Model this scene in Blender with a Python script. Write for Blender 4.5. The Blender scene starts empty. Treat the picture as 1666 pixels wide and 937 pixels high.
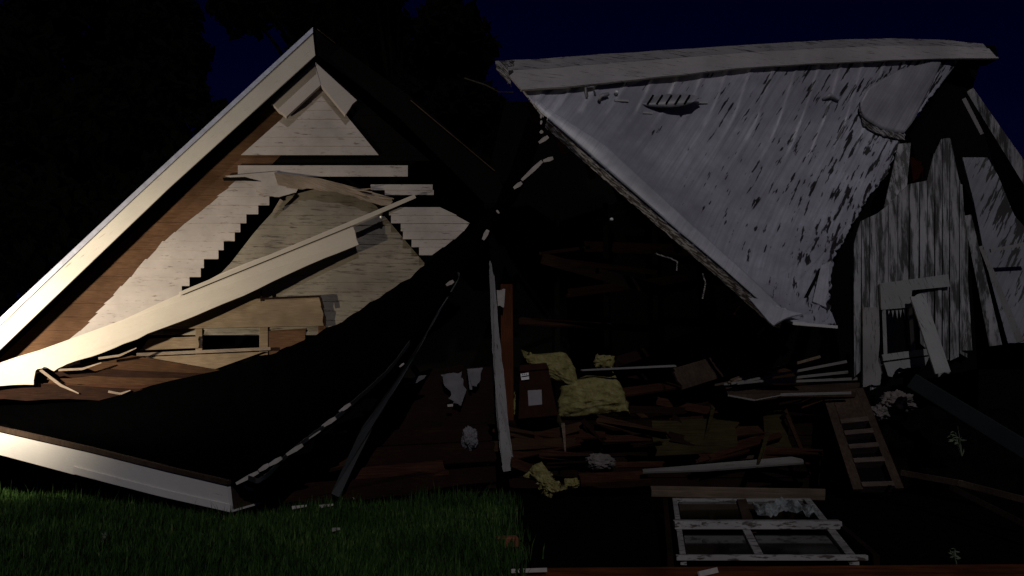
import bpy, math, random
import numpy as np
from mathutils import Vector as V, noise, Matrix

random.seed(7); np.random.seed(7)
SC = bpy.context.scene
COL = SC.collection

# ------------------------------------------------------------------ camera, sky, moonlight, work lamp
FPX = 1443.0; CX = 833.0; CY = 468.5; HOR = 600.0; CAMZ = 1.6
PITCH = math.atan((HOR - CY) / FPX)
cam = bpy.data.cameras.new('camera'); cam.sensor_width = 36; cam.lens = 36 * FPX / 1666
cam.clip_end = 2000; cam.clip_start = 0.05
camo = bpy.data.objects.new('camera', cam); COL.objects.link(camo)
camo.location = (0, 0, CAMZ); camo.rotation_euler = (math.pi / 2 + PITCH, 0, 0)
SC.camera = camo

SUN_EL, SUN_AZ = math.radians(36), math.radians(8)      # moonlight from behind the viewer's right shoulder
w = bpy.data.worlds.new('World'); SC.world = w; w.use_nodes = True
nt = w.node_tree; nt.nodes.clear()
sk = nt.nodes.new('ShaderNodeTexSky'); sk.sky_type = 'NISHITA'; sk.sun_disc = False
sk.sun_elevation = SUN_EL; sk.sun_rotation = math.radians(180) - SUN_AZ
mx = nt.nodes.new('ShaderNodeMixRGB'); mx.blend_type = 'MULTIPLY'; mx.inputs[0].default_value = 1
mx.inputs[2].default_value = (0.0030, 0.0022, 0.030, 1)   # night: only the deep blue is left
bg = nt.nodes.new('ShaderNodeBackground'); bg.inputs[1].default_value = 0.055
ou = nt.nodes.new('ShaderNodeOutputWorld')
nt.links.new(sk.outputs[0], mx.inputs[1]); nt.links.new(mx.outputs[0], bg.inputs[0]); nt.links.new(bg.outputs[0], ou.inputs[0])

sl = bpy.data.lights.new('moon', 'SUN'); sl.energy = 0.44; sl.angle = math.radians(0.9); sl.color = (1.0, 0.965, 1.0)
so = bpy.data.objects.new('moon', sl); COL.objects.link(so)
sdir = V((math.sin(SUN_AZ) * math.cos(SUN_EL), -math.cos(SUN_AZ) * math.cos(SUN_EL), math.sin(SUN_EL)))
so.rotation_euler = sdir.to_track_quat('Z', 'Y').to_euler()

lp = bpy.data.lights.new('work_lamp', 'SPOT'); lp.energy = 900; lp.color = (1.0, 0.87, 0.67)
lp.spot_size = math.radians(134); lp.spot_blend = 1.0; lp.shadow_soft_size = 0.06
lo = bpy.data.objects.new('work_lamp', lp); COL.objects.link(lo)
lo.location = (-6.75, 9.3, 2.05)
lo.rotation_euler = (V((-5.8, 12.0, 2.2)) - lo.location).to_track_quat('-Z', 'Y').to_euler()

SC.view_settings.view_transform = 'Standard'; SC.view_settings.look = 'None'
SC.view_settings.exposure = 0; SC.view_settings.gamma = 1
SC.render.engine = 'CYCLES'

# ------------------------------------------------------------------ geometry helpers
CAM = V((0, 0, CAMZ)); Fv = V((0, math.cos(PITCH), math.sin(PITCH))); Uv = V((0, -math.sin(PITCH), math.cos(PITCH)))
def ray(px, py): return Fv + V((1, 0, 0)) * ((px - CX) / FPX) + Uv * ((CY - py) / FPX)
def P(px, py, d):
    r = ray(px, py); return CAM + r * (d / r.y)
def G(px, py, z=0.0):
    r = ray(px, py); return CAM + r * ((z - CAMZ) / r.z)
GA = P(0, 600, 12.0); GB = P(800, 600, 13.6)
GN = (GB - GA).cross(V((0, 0, 1))).normalized()
if GN.y > 0: GN = -GN
def GP(px, py, off=0.0):                                    # on the leaning gable wall, off metres in front of it
    r = ray(px, py); return CAM + r * ((GA + GN * off - CAM).dot(GN) / r.dot(GN))
def lerp(a, b, t): return a + (b - a) * t
def poly_at(pts, t):                                        # point on an open polyline by arc length
    L = [0]
    for a, b in zip(pts[:-1], pts[1:]): L.append(L[-1] + math.dist(a[:2], b[:2]))
    s = t * L[-1]
    for i in range(len(pts) - 1):
        if s <= L[i + 1] or i == len(pts) - 2:
            k = (s - L[i]) / max(1e-9, L[i + 1] - L[i])
            return tuple(x + (y - x) * k for x, y in zip(pts[i], pts[i + 1]))
def xat(pl, y):                                             # x of a polyline at height y
    for a, b in zip(pl[:-1], pl[1:]):
        if min(a[1], b[1]) <= y <= max(a[1], b[1]) and a[1] != b[1]:
            return a[0] + (b[0] - a[0]) * (y - a[1]) / (b[1] - a[1])
    return pl[0][0] if abs(y - pl[0][1]) < abs(y - pl[-1][1]) else pl[-1][0]
def yat(pl, x): return xat([(b, a) for a, b in pl], x)

class MB:
    def __init__(s): s.v = []; s.f = []; s.uv = []
    def prism(s, pts, vec):
        n = len(pts); o = len(s.v)
        s.v += [p.copy() for p in pts] + [p + vec for p in pts]
        s.f.append(list(range(o, o + n))); s.f.append([o + n + i for i in reversed(range(n))])
        for i in range(n):
            j = (i + 1) % n; s.f.append([o + i, o + n + i, o + n + j, o + j])
        return s
    def slab(s, pts, t):                                    # face towards the viewer, thickness behind it
        nrm = V((0, 0, 0))
        for i in range(len(pts)):
            nrm += pts[i].cross(pts[(i + 1) % len(pts)])
        nrm.normalize()
        c = sum(pts, V((0, 0, 0))) / len(pts)
        if nrm.dot(CAM - c) < 0: nrm = -nrm
        return s.prism(pts, -nrm * t)
    def bar(s, a, b, wd, th, side=None, wd2=None):          # board from a to b: wd across the view, th deep
        d = (b - a).normalized()
        q = (side.normalized() if side else (CAM - a).cross(d).normalized())
        q = (q - d * q.dot(d)).normalized()
        n = d.cross(q).normalized()
        if n.dot(CAM - a) < 0: n = -n
        w2 = wd if wd2 is None else wd2
        pts = [a - q * wd / 2, a + q * wd / 2, b + q * w2 / 2, b - q * w2 / 2]
        return s.prism(pts, -n * th)
    def tube(s, pts, rad, n=7):
        rs = rad if isinstance(rad, (list, tuple)) else [rad] * len(pts)
        o = len(s.v)
        for i, p in enumerate(pts):
            d = (pts[min(i + 1, len(pts) - 1)] - pts[max(i - 1, 0)]).normalized()
            x = d.orthogonal().normalized(); y = d.cross(x)
            for k in range(n):
                a = 2 * math.pi * k / n; s.v.append(p + (x * math.cos(a) + y * math.sin(a)) * rs[i])
        for i in range(len(pts) - 1):
            for k in range(n):
                k2 = (k + 1) % n
                s.f.append([o + i * n + k, o + i * n + k2, o + (i + 1) * n + k2, o + (i + 1) * n + k])
        s.f.append([o + k for k in reversed(range(n))]); s.f.append([o + (len(pts) - 1) * n + k for k in range(n)])
        return s
    def sheet(s, fn, nu, nv, th=0.0, uvs=True):             # fn(u,v)->point ; th = thickness away from the viewer
        o = len(s.v); pts = {}
        for j in range(nv + 1):
            for i in range(nu + 1): s.v.append(fn(i / nu, j / nv))
        W = nu + 1
        q = lambda i, j: o + j * W + i
        if th:
            base = len(s.v)
            for j in range(nv + 1):
                for i in range(nu + 1):
                    a = s.v[q(min(i + 1, nu), j)] - s.v[q(max(i - 1, 0), j)]
                    b = s.v[q(i, min(j + 1, nv))] - s.v[q(i, max(j - 1, 0))]
                    n = a.cross(b)
                    n = n.normalized() if n.length > 1e-9 else V((0, -1, 0))
                    if n.dot(CAM - s.v[q(i, j)]) < 0: n = -n
                    s.v.append(s.v[q(i, j)] - n * th)
            dq = base - o
        for j in range(nv):
            for i in range(nu):
                f = [q(i, j), q(i + 1, j), q(i + 1, j + 1), q(i, j + 1)]
                s.f.append(f)
                s.uv.append((len(s.f) - 1, [(i / nu, j / nv), ((i + 1) / nu, j / nv), ((i + 1) / nu, (j + 1) / nv), (i / nu, (j + 1) / nv)]))
                if th: s.f.append([k + dq for k in reversed(f)])
        if th:
            rim = [q(i, 0) for i in range(nu)] + [q(nu, j) for j in range(nv)] + [q(i, nv) for i in range(nu, 0, -1)] + [q(0, j) for j in range(nv, 0, -1)]
            for k in range(len(rim)):
                a, b = rim[k], rim[(k + 1) % len(rim)]
                s.f.append([b, a, a + dq, b + dq])
        return s
    def build(s, name, mat, parent=None, smooth=False, bevel=0, origin=None):
        if parent is not None: org = V(parent['_loc'])
        elif origin is not None: org = origin
        else:
            c = sum(s.v, V((0, 0, 0))) / len(s.v); org = V((c.x, c.y, min(p.z for p in s.v)))
        me = bpy.data.meshes.new(name)
        me.from_pydata([tuple(p - org) for p in s.v], [], s.f)
        if s.uv:
            l = me.uv_layers.new(name='UVMap')
            for fi, uvs in s.uv:
                for li, uv in zip(me.polygons[fi].loop_indices, uvs): l.data[li].uv = uv
        me.materials.append(mat); me.update()
        import bmesh
        bm = bmesh.new(); bm.from_mesh(me); bmesh.ops.recalc_face_normals(bm, faces=bm.faces); bm.to_mesh(me); bm.free()
        if smooth: me.polygons.foreach_set('use_smooth', [True] * len(me.polygons))
        o = bpy.data.objects.new(name, me); COL.objects.link(o)
        if parent is not None: o.parent = parent
        else: o.location = org
        o['_loc'] = tuple(org) if parent is None else tuple(parent['_loc'])
        if bevel:
            m = o.modifiers.new('bevel', 'BEVEL'); m.width = bevel; m.segments = 2; m.limit_method = 'ANGLE'
        return o

def thing(name, label, cat, loc, group=None):
    o = bpy.data.objects.new(name, None); COL.objects.link(o); o.location = loc; o['_loc'] = tuple(loc)
    o.empty_display_size = 0.2
    o['label'] = label; o['category'] = cat
    if group: o['group'] = group
    return o
def tag(o, label, cat, group=None):
    o['label'] = label; o['category'] = cat
    if group: o['group'] = group
    return o
def kind(o, k):
    o['kind'] = k; return o
def rag(pts, edges, n=6, amp=5):                            # splintered edges of a pixel outline (px,py[,d])
    out = []
    for i, p in enumerate(pts):
        out.append(p); q = pts[(i + 1) % len(pts)]
        if i in edges:
            L = math.dist(p[:2], q[:2]); nx, ny = (q[1] - p[1]) / L, -(q[0] - p[0]) / L
            for k in range(1, n):
                t = (k + random.uniform(-.3, .3)) / n; a = random.uniform(-amp, amp)
                m = [x + (y - x) * t for x, y in zip(p, q)]
                m[0] += nx * a; m[1] += ny * a; out.append(tuple(m))
    return out
def PX(pts): return [P(*p) for p in pts]
def GX(pts, off): return [GP(p[0], p[1], off) for p in pts]

# ------------------------------------------------------------------ materials
def new_mat(name):
    m = bpy.data.materials.new(name); m.use_nodes = True; t = m.node_tree
    return m, t, t.nodes['Principled BSDF']
def node(t, kind_, **kw):
    n = t.nodes.new(kind_)
    for k, v in kw.items():
        if k == 'ins':
            for i, x in v.items(): n.inputs[i].default_value = x
        else: setattr(n, k, v)
    return n
def coords(t, ang=0.0, scale=(1, 1, 1), axis='Y', uv=False):
    tc = node(t, 'ShaderNodeTexCoord'); mp = node(t, 'ShaderNodeMapping', vector_type='TEXTURE')
    mp.inputs['Rotation'].default_value = (0, ang, 0) if axis == 'Y' else (0, 0, ang)
    mp.inputs['Scale'].default_value = scale
    t.links.new(tc.outputs['UV' if uv else 'Object'], mp.inputs[0]); return mp.outputs[0]
def noise_n(t, vec, scale, detail=6, rough=.6):
    n = node(t, 'ShaderNodeTexNoise', ins={'Scale': scale, 'Detail': detail, 'Roughness': rough}); t.links.new(vec, n.inputs['Vector']); return n.outputs['Fac']
def ramp(t, fac, stops):
    r = node(t, 'ShaderNodeValToRGB'); e = r.color_ramp.elements
    while len(e) < len(stops): e.new(0.5)
    for el, (p, c) in zip(e, stops): el.position = p; el.color = (*c, 1) if len(c) == 3 else c
    t.links.new(fac, r.inputs[0]); return r.outputs[0]
def mixc(t, fac, a, b, mode='MIX'):
    m = node(t, 'ShaderNodeMixRGB', blend_type=mode)
    for i, x in ((0, fac), (1, a), (2, b)):
        if isinstance(x, (int, float)): m.inputs[i].default_value = x
        elif isinstance(x, tuple): m.inputs[i].default_value = (*x, 1)
        else: t.links.new(x, m.inputs[i])
    return m.outputs[0]
def bump(t, b, h, strength, dist):
    n = node(t, 'ShaderNodeBump', ins={'Strength': strength, 'Distance': dist}); t.links.new(h, n.inputs['Height']); t.links.new(n.outputs[0], b.inputs['Normal'])

def paint(name, c, under=(.10, .075, .055), peel=.35, ang=0.0, stretch=(1.6, 1, .12), dirt=.35, rough=.6, fine=7, soft=.05):
    m, t, b = new_mat(name)
    v1 = coords(t, ang, stretch); v0 = coords(t)
    big = noise_n(t, v0, 1.3, 4); st = noise_n(t, v1, fine, 8, .68); gr = noise_n(t, v1, 40, 4)
    base = mixc(t, ramp(t, big, [(.35, (0, 0, 0)), (.7, (1, 1, 1))]), c, tuple(x * (1 - dirt) for x in c))
    base = mixc(t, ramp(t, gr, [(.4, (0, 0, 0)), (.75, (.35,) * 3)]), base, tuple(x * .6 for x in c))
    pm = ramp(t, st, [(peel, (1, 1, 1)), (peel + soft, (0, 0, 0))])
    ucol = mixc(t, gr, under, tuple(x * .45 for x in under))
    base = mixc(t, pm, base, ucol)
    t.links.new(base, b.inputs['Base Color']); b.inputs['Roughness'].default_value = rough
    bump(t, b, mixc(t, .5, st, gr), .35, .006); return m
def wood(name, c1, c2, ang=0.0, stretch=(2.2, .12, .12), rough=.8, axis='Y', knots=True):
    m, t, b = new_mat(name)
    v1 = coords(t, ang, stretch, axis); v0 = coords(t)
    g = noise_n(t, v1, 6, 9, .7); bigv = noise_n(t, v0, 1.1, 3)
    col = ramp(t, g, [(.3, c2), (.7, c1)])
    col = mixc(t, ramp(t, bigv, [(.35, (0, 0, 0)), (.7, (.75,) * 3)]), col, tuple(x * .35 for x in c2))
    t.links.new(col, b.inputs['Base Color']); b.inputs['Roughness'].default_value = rough
    b.inputs['Specular IOR Level'].default_value = .08; bump(t, b, g, .5, .008); return m
def plain(name, c, rough=.7, metal=0.0, var=.4, scale=9):
    m, t, b = new_mat(name)
    n = noise_n(t, coords(t), scale, 6)
    col = mixc(t, ramp(t, n, [(.3, (0, 0, 0)), (.75, (1, 1, 1))]), c, tuple(x * (1 - var) for x in c))
    t.links.new(col, b.inputs['Base Color']); b.inputs['Roughness'].default_value = rough; b.inputs['Metallic'].default_value = metal
    if max(c) < .1: b.inputs['Specular IOR Level'].default_value = 0
    bump(t, b, n, .3, .01); return m

M = {}
M['siding'] = paint('siding_paint', (.47, .415, .385), under=(.16, .11, .08), peel=.325, stretch=(1.4, 1, .2), dirt=.42, soft=.09)
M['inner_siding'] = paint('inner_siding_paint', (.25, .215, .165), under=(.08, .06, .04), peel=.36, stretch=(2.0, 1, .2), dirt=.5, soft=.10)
M['fascia'] = paint('fascia_paint', (.56, .52, .455), under=(.2, .15, .11), peel=.31, ang=-.75, stretch=(2.5, 1, .08), dirt=.18)
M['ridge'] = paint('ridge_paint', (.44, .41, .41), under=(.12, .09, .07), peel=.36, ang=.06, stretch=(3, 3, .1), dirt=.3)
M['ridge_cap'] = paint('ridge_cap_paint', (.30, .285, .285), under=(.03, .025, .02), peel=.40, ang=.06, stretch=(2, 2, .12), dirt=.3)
M['frieze'] = paint('frieze_paint', (.46, .41, .38), under=(.2, .14, .1), peel=.2, dirt=.15)
M['plank_white'] = paint('plank_paint', (.54, .485, .41), under=(.25, .17, .11), peel=.29, ang=-.42, stretch=(3.0, 1, .10), dirt=.15)
M['eave_white'] = paint('eave_paint', (.74, .71, .675), under=(.22, .17, .13), peel=.30, ang=.2, stretch=(3.0, 3.0, .08), dirt=.12)
M['bare'] = wood('bare_sheathing', (.19, .105, .058), (.07, .034, .018), stretch=(1.6, .3, .05))
M['raw'] = wood('raw_pine', (.37, .285, .19), (.18, .125, .08), stretch=(2.2, .3, .05))
M['splinter'] = wood('splintered_wood', (.42, .35, .28), (.16, .11, .08), ang=.35, stretch=(1.5, .3, .05))
M['dark'] = wood('dark_timber', (.034, .014, .008), (.006, .003, .002), stretch=(1.6, .3, .05))
M['black'] = wood('shade_black_boards', (.0040, .0026, .0020), (.0012, .0010, .0008), stretch=(1.6, .3, .06))  # shade of interior, recesses and undersides is put into this colour
M['brown'] = wood('red_brown_boards', (.088, .036, .018), (.014, .006, .004), stretch=(2.0, 2.0, .06))
M['brownv'] = wood('red_brown_post', (.17, .055, .022), (.06, .018, .009), stretch=(.05, .05, 1.6))
M['lumber'] = wood('lumber_brown', (.095, .048, .023), (.018, .008, .005), ang=.1, stretch=(2.0, 2.0, .04))
M['gray_post'] = paint('gray_post_paint', (.30, .29, .28), under=(.07, .06, .05), peel=.36, stretch=(.12, .12, 1.6))
M['bluegray'] = paint('bluish_post_paint', (.014, .017, .020), under=(.008, .008, .008), peel=.40, ang=-1.0, stretch=(1.6, 1, .1))
M['teal'] = paint('teal_beam_paint', (.016, .028, .029), under=(.008, .008, .008), peel=.3, ang=.6, stretch=(1.6, 1, .1))
M['weathered'] = paint('weathered_white_paint', (.44, .43, .44), under=(.06, .057, .055), peel=.44, stretch=(.40, .40, 3.0), dirt=.5, fine=4, soft=.11)
M['weathered2'] = paint('cleaner_weathered_paint', (.34, .34, .33), under=(.07, .065, .06), peel=.36, ang=1.2, stretch=(1.6, 1, .1), dirt=.25)
M['gray_board'] = paint('gray_board_paint', (.22, .21, .19), under=(.1, .08, .06), peel=.36, stretch=(1.8, 1.8, .12))
M['sash'] = paint('sash_paint', (.40, .39, .375), under=(.09, .07, .055), peel=.42, stretch=(.9, .25, .25), dirt=.5)
M['tan'] = wood('tan_board', (.27, .20, .145), (.10, .07, .045), stretch=(2.2, .15, .15))
M['stair'] = wood('stair_wood', (.10, .068, .050), (.04, .025, .017), stretch=(.2, .2, 1.4))
M['treadw'] = wood('worn_tread', (.17, .13, .105), (.07, .05, .04))
M['soil'] = plain('dark_soil', (.006, .0045, .0038), .95, var=.6, scale=6)
M['lawn'] = plain('lawn_soil', (.012, .022, .006), .95, var=.5, scale=4)
M['bark'] = plain('dark_bark', (.006, .005, .004), .95)
M['bluish_trim'] = plain('metal_drip_edge', (.45, .46, .56), .45, 0.3)
M['sticker'] = plain('white_label', (.85, .82, .80), .5, var=.05)
M['ink'] = plain('label_ink', (.02, .02, .02), .6)
M['carton'] = plain('maroon_carton', (.042, .019, .014), .8, var=.5)
M['labelgray'] = plain('gray_label', (.30, .28, .29), .7, var=.2)
M['cloth'] = plain('pale_cloth', (.22, .21, .22), .9, var=.5, scale=5)
M['timber'] = wood('orange_brown_timber', (.24, .075, .027), (.05, .014, .006), stretch=(2.5, .4, .1))
M['olive'] = wood('olive_plywood', (.075, .060, .022), (.02, .014, .006))
M['stone'] = plain('gray_stone', (.20, .17, .16), .9, var=.5, scale=8)
M['brick'] = plain('orange_brick', (.30, .095, .045), .9, var=.5, scale=10)
M['glint_white'] = plain('glint_white', (.9, .9, .88), .15, var=.02)  # glossy white for knobs that stand in for glints
M['cable'] = plain('dark_cable', (.05, .045, .04), .6)
M['scrap'] = plain('pale_scrap', (.55, .50, .46), .8, var=.4)
M['maroon'] = plain('maroon_rag', (.035, .008, .006), .9)
M['plastic'] = plain('white_plastic', (.36, .39, .39), .3, var=.85, scale=9)

def shingle_mat():
    m, t, b = new_mat('black_shingle')
    n = noise_n(t, coords(t), 60, 6); n2 = noise_n(t, coords(t), 1.5, 4)
    br = node(t, 'ShaderNodeTexBrick', ins={'Scale': 14.0, 'Mortar Size': .03, 'Row Height': .35, 'Brick Width': .8})
    t.links.new(coords(t, uv=True), br.inputs['Vector'])
    c = mixc(t, n2, (.0010, .0010, .0011), (.0006, .0006, .0007)); c = mixc(t, ramp(t, n, [(.55, (0, 0, 0)), (.8, (.5,) * 3)]), c, (.0018, .0018, .002))
    t.links.new(c, b.inputs['Base Color']); b.inputs['Roughness'].default_value = .95; b.inputs['Specular IOR Level'].default_value = 0
    bump(t, b, mixc(t, .5, br.outputs['Fac'], n), .5, .01); return m
M['shingle'] = shingle_mat()

def roof_mat(name, base, density=.0, chips=True):
    m, t, b = new_mat(name)
    obj = coords(t)
    big = noise_n(t, obj, .8, 5); med = noise_n(t, obj, 5, 6); fine = noise_n(t, obj, 45, 5)
    col = mixc(t, ramp(t, big, [(.36, (0, 0, 0)), (.66, (1, 1, 1))]), base, tuple(x * .55 for x in base))
    col = mixc(t, ramp(t, med, [(.45, (0, 0, 0)), (.8, (.45,) * 3)]), col, tuple(x * .55 for x in base))
    stk = noise_n(t, coords(t, -.98, (4.0, 4.0, .09)), 3.0, 4)
    col = mixc(t, ramp(t, stk, [(.42, (0, 0, 0)), (.72, (.6,) * 3)]), col, tuple(x * .45 for x in base))
    if chips:
        # flaked paint: short slits running up the slope, thicker towards the torn right edge
        tc = node(t, 'ShaderNodeTexCoord'); sx = node(t, 'ShaderNodeSeparateXYZ'); t.links.new(tc.outputs['UV'], sx.inputs[0])
        v = coords(t, -.98, (1.25, 1.25, .155))
        s = noise_n(t, v, 2.7, 3, .55)
        clump = noise_n(t, obj, 1.6, 3)
        a = node(t, 'ShaderNodeMath', operation='MULTIPLY_ADD'); t.links.new(sx.outputs[0], a.inputs[0]); a.inputs[1].default_value = .19; a.inputs[2].default_value = .165 + density
        c2 = node(t, 'ShaderNodeMath', operation='MULTIPLY_ADD'); t.links.new(clump, c2.inputs[0]); c2.inputs[1].default_value = .22; t.links.new(a.outputs[0], c2.inputs[2])
        d = node(t, 'ShaderNodeMath', operation='SUBTRACT'); t.links.new(c2.outputs[0], d.inputs[0]); t.links.new(s, d.inputs[1])
        mk = ramp(t, d.outputs[0], [(.0, (0, 0, 0)), (.02, (1, 1, 1))])
        col = mixc(t, mk, col, (.022, .018, .017))
    t.links.new(col, b.inputs['Base Color']); b.inputs['Roughness'].default_value = .42; b.inputs['Specular IOR Level'].default_value = .5
    bump(t, b, mixc(t, .6, fine, med), .22, .012); return m
M['roof'] = roof_mat('flaking_roof_paint', (.54, .535, .60))
M['flange'] = roof_mat('rake_flashing_paint', (.70, .70, .75), chips=False)
M['smooth_metal'] = roof_mat('smooth_sheet_metal', (.42, .41, .44), chips=False)
M['lip'] = paint('rotten_edge', (.38, .36, .35), under=(.04, .025, .018), peel=.49, ang=.75, stretch=(1.2, 1, .15), fine=9)

def insul_mat():
    m, t, b = new_mat('yellow_fibreglass')
    n = noise_n(t, coords(t), 9, 9, .75); n2 = noise_n(t, coords(t, .2, (1.5, 1, .25)), 12, 7)
    c = ramp(t, n, [(.30, (.09, .07, .022)), (.48, (.25, .22, .085)), (.72, (.38, .345, .17))])
    c = mixc(t, ramp(t, n2, [(.5, (0, 0, 0)), (.75, (.7,) * 3)]), c, (.13, .085, .03))
    t.links.new(c, b.inputs['Base Color']); b.inputs['Roughness'].default_value = 1; b.inputs['Specular IOR Level'].default_value = 0
    bump(t, b, noise_n(t, coords(t), 45, 6, .8), .7, .012); return m
M['insul'] = insul_mat()
def leaf_mat(name, c, rough=.8):
    m, t, b = new_mat(name)
    n = noise_n(t, coords(t), 1.5, 4)
    t.links.new(mixc(t, n, c, tuple(x * .4 for x in c)), b.inputs['Base Color']); b.inputs['Roughness'].default_value = rough
    b.inputs['Specular IOR Level'].default_value = 0; return m
M['leaf'] = leaf_mat('tree_leaf', (.004, .006, .003))
m, t, b = new_mat('grass_blade')
gn = noise_n(t, coords(t, 0, (1, 1, 6)), 26, 2); gb = noise_n(t, coords(t), .9, 3)
gc = ramp(t, gn, [(.34, (.012, .030, .008)), (.52, (.042, .092, .020)), (.66, (.10, .18, .05)), (.74, (.22, .24, .11))])
t.links.new(mixc(t, ramp(t, gb, [(.35, (0, 0, 0)), (.65, (.75,) * 3)]), gc, (.012, .034, .006)), b.inputs['Base Color']); b.inputs['Roughness'].default_value = .8; b.inputs['Specular IOR Level'].default_value = .1
M['blade'] = m
M['weed'] = leaf_mat('weed_leaf', (.16, .20, .13))
m, t, b = new_mat('window_glass'); b.inputs['Base Color'].default_value = (.03, .035, .035, 1); b.inputs['Roughness'].default_value = .08; b.inputs['Transmission Weight'].default_value = .85; b.inputs['IOR'].default_value = 1.45
M['glass'] = m

# ------------------------------------------------------------------ ground
mb = MB(); mb.v = [V((-300, -60, 0)), V((300, -60, 0)), V((300, 500, 0)), V((-300, 500, 0))]; mb.f = [[0, 1, 2, 3]]
kind(mb.build('ground', M['soil'], origin=V((0, 0, 0))), 'structure')
mb = MB(); edge = [(-.04 + .26 * noise.noise(V((y * 1.9, 0, 0))), y) for y in np.linspace(4, 11.6, 26)]
mb.v = [V((-16, 4, .004))] + [V((x, y, .004)) for x, y in edge] + [V((-2, 13.6, .004)), V((-16, 13.6, .004))]; mb.f = [list(range(len(mb.v)))]
kind(mb.build('lawn', M['lawn'], origin=V((0, 0, 0))), 'structure')

def grass(n):
    vs = np.zeros((n, 5, 3)); k = 0
    while k < n:
        y = 5.6 + 7.2 * random.random() ** 1.25
        xl = -0.62 * y - .4
        x = random.uniform(xl, .3)
        if x > -.04 + .26 * noise.noise(V((y * 1.9, 0, 0))) + random.gauss(0, .09): continue
        if y > 10.95 + .25 * (x + 6.2) * (1 if x < -6.2 else 0) - (max(0, 1.55 - abs(x + 2.9)) * .95 if x > -4.6 else 0) + .25 * noise.noise(V((x * 2, 5, 0))) + random.gauss(0, .06) + (2.0 * random.random() if x < -4.0 else 0): continue
        cl = noise.noise(V((x * 1.1, y * 1.1, 3)))
        h = max(.04, random.gauss(.13, .04) * (1 + .7 * cl) + (.12 if random.random() < .02 else 0)); w_ = random.uniform(.003, .0085)
        a = random.uniform(0, 6.28); dx, dy = math.cos(a), math.sin(a); ln = random.uniform(0.0, .55) * h
        px_, py_ = -dy * w_, dx * w_
        vs[k] = [(x - px_, y - py_, 0), (x + px_, y + py_, 0), (x + px_ * .8 + dx * ln * .35, y + py_ * .8 + dy * ln * .35, h * .6),
                 (x - px_ * .8 + dx * ln * .35, y - py_ * .8 + dy * ln * .35, h * .6), (x + dx * ln, y + dy * ln, h)]
        k += 1
    f = []
    for i in range(n): o = i * 5; f += [[o, o + 1, o + 2, o + 3], [o + 3, o + 2, o + 4]]
    me = bpy.data.meshes.new('grass'); me.from_pydata(vs.reshape(-1, 3).tolist(), [], f); me.materials.append(M['blade'])
    o = bpy.data.objects.new('grass', me); COL.objects.link(o)
    o['label'] = 'uncut green lawn grass in front of the fallen roof'; o['category'] = 'grass'; return kind(o, 'stuff')
grass(62000)

# ------------------------------------------------------------------ trees (black against the sky)
def tree(name, label, x, y, h, r, zc, n, seed, group='trees behind the wrecked house', squash=1.0):
    rnd = random.Random(seed)
    t = thing(name, label, 'tree', V((x, y, 0)), group)
    mb = MB(); base = V((x, y, 0)); top = V((x + rnd.uniform(-.4, .4), y, zc + r * .4))
    mb.tube([base, base.lerp(top, .35) + V((.1, 0, 0)), base.lerp(top, .7), top], [.34, .26, .17, .05], 9)
    cl = []
    for i in range(22):
        d = V((rnd.gauss(0, 1), rnd.gauss(0, 1), rnd.gauss(0, 1))); d.normalize()
        q = V((x, y, zc)) + V((d.x * r, d.y * r, d.z * r * squash)) * rnd.uniform(.35, .95); cl.append((q, r * rnd.uniform(.22, .42)))
        s0 = base.lerp(top, rnd.uniform(.35, .9)); mid = s0.lerp(q, .5) + V((0, 0, .25))
        mb.tube([s0, mid, q], [.09, .055, .02], 5)
    mb.build('trunk', M['bark'], t)
    lf = MB()
    for i in range(n):
        q, rr = rnd.choice(cl)
        d = V((rnd.gauss(0, 1), rnd.gauss(0, 1), rnd.gauss(0, .8))); d.normalize(); p = q + d * rr * rnd.random() ** .45
        a = V((rnd.gauss(0, 1), rnd.gauss(0, 1), rnd.gauss(0, 1))).normalized(); b_ = a.orthogonal().normalized(); s_ = rnd.uniform(.13, .32)
        o = len(lf.v); lf.v += [p - a * s_, p + b_ * s_ * .5, p + a * s_, p - b_ * s_ * .5]; lf.f.append([o, o + 1, o + 2, o + 3])
    lf.build('crown', M['leaf'], t)
    return t
tree('broadleaf_tree', 'tall black tree filling the sky at the far left', -14.6, 24, 12, 5.0, 9.0, 15000, 1, squash=1.6)
tree('broadleaf_tree', 'tall slim black tree left of the gap of blue sky', -11.1, 26, 13, 2.3, 10.2, 12000, 8, squash=1.7)
tree('broadleaf_tree', 'black leafy tree rising just behind the long white left rake board', -10.2, 21, 10, 3.2, 5.4, 9000, 2)
tree('broadleaf_tree', 'low black tree closing the bottom of the gap of blue sky', -7.3, 22, 9, 1.75, 6.0, 8000, 9, squash=1.1)
tree('broadleaf_tree', 'black tree whose crown tops the gable peak', -5.1, 23, 11, 2.95, 9.8, 14000, 3, squash=1.35)
tree('broadleaf_tree', 'broad black tree between the gable peak and the blue sky', -2.55, 21, 10, 2.5, 9.2, 15000, 4, squash=1.6)
tree('broadleaf_tree', 'low black tree in the valley between the two roofs', -.9, 19, 8, 1.7, 5.9, 11000, 5, squash=1.2)

# ------------------------------------------------------------------ the wrecked house, left: gable end
house = thing('wrecked_house', 'wrecked white clapboard gable end with long pale rake board, lit from the left', 'house', V((-4.5, 13, 0)))

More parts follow.
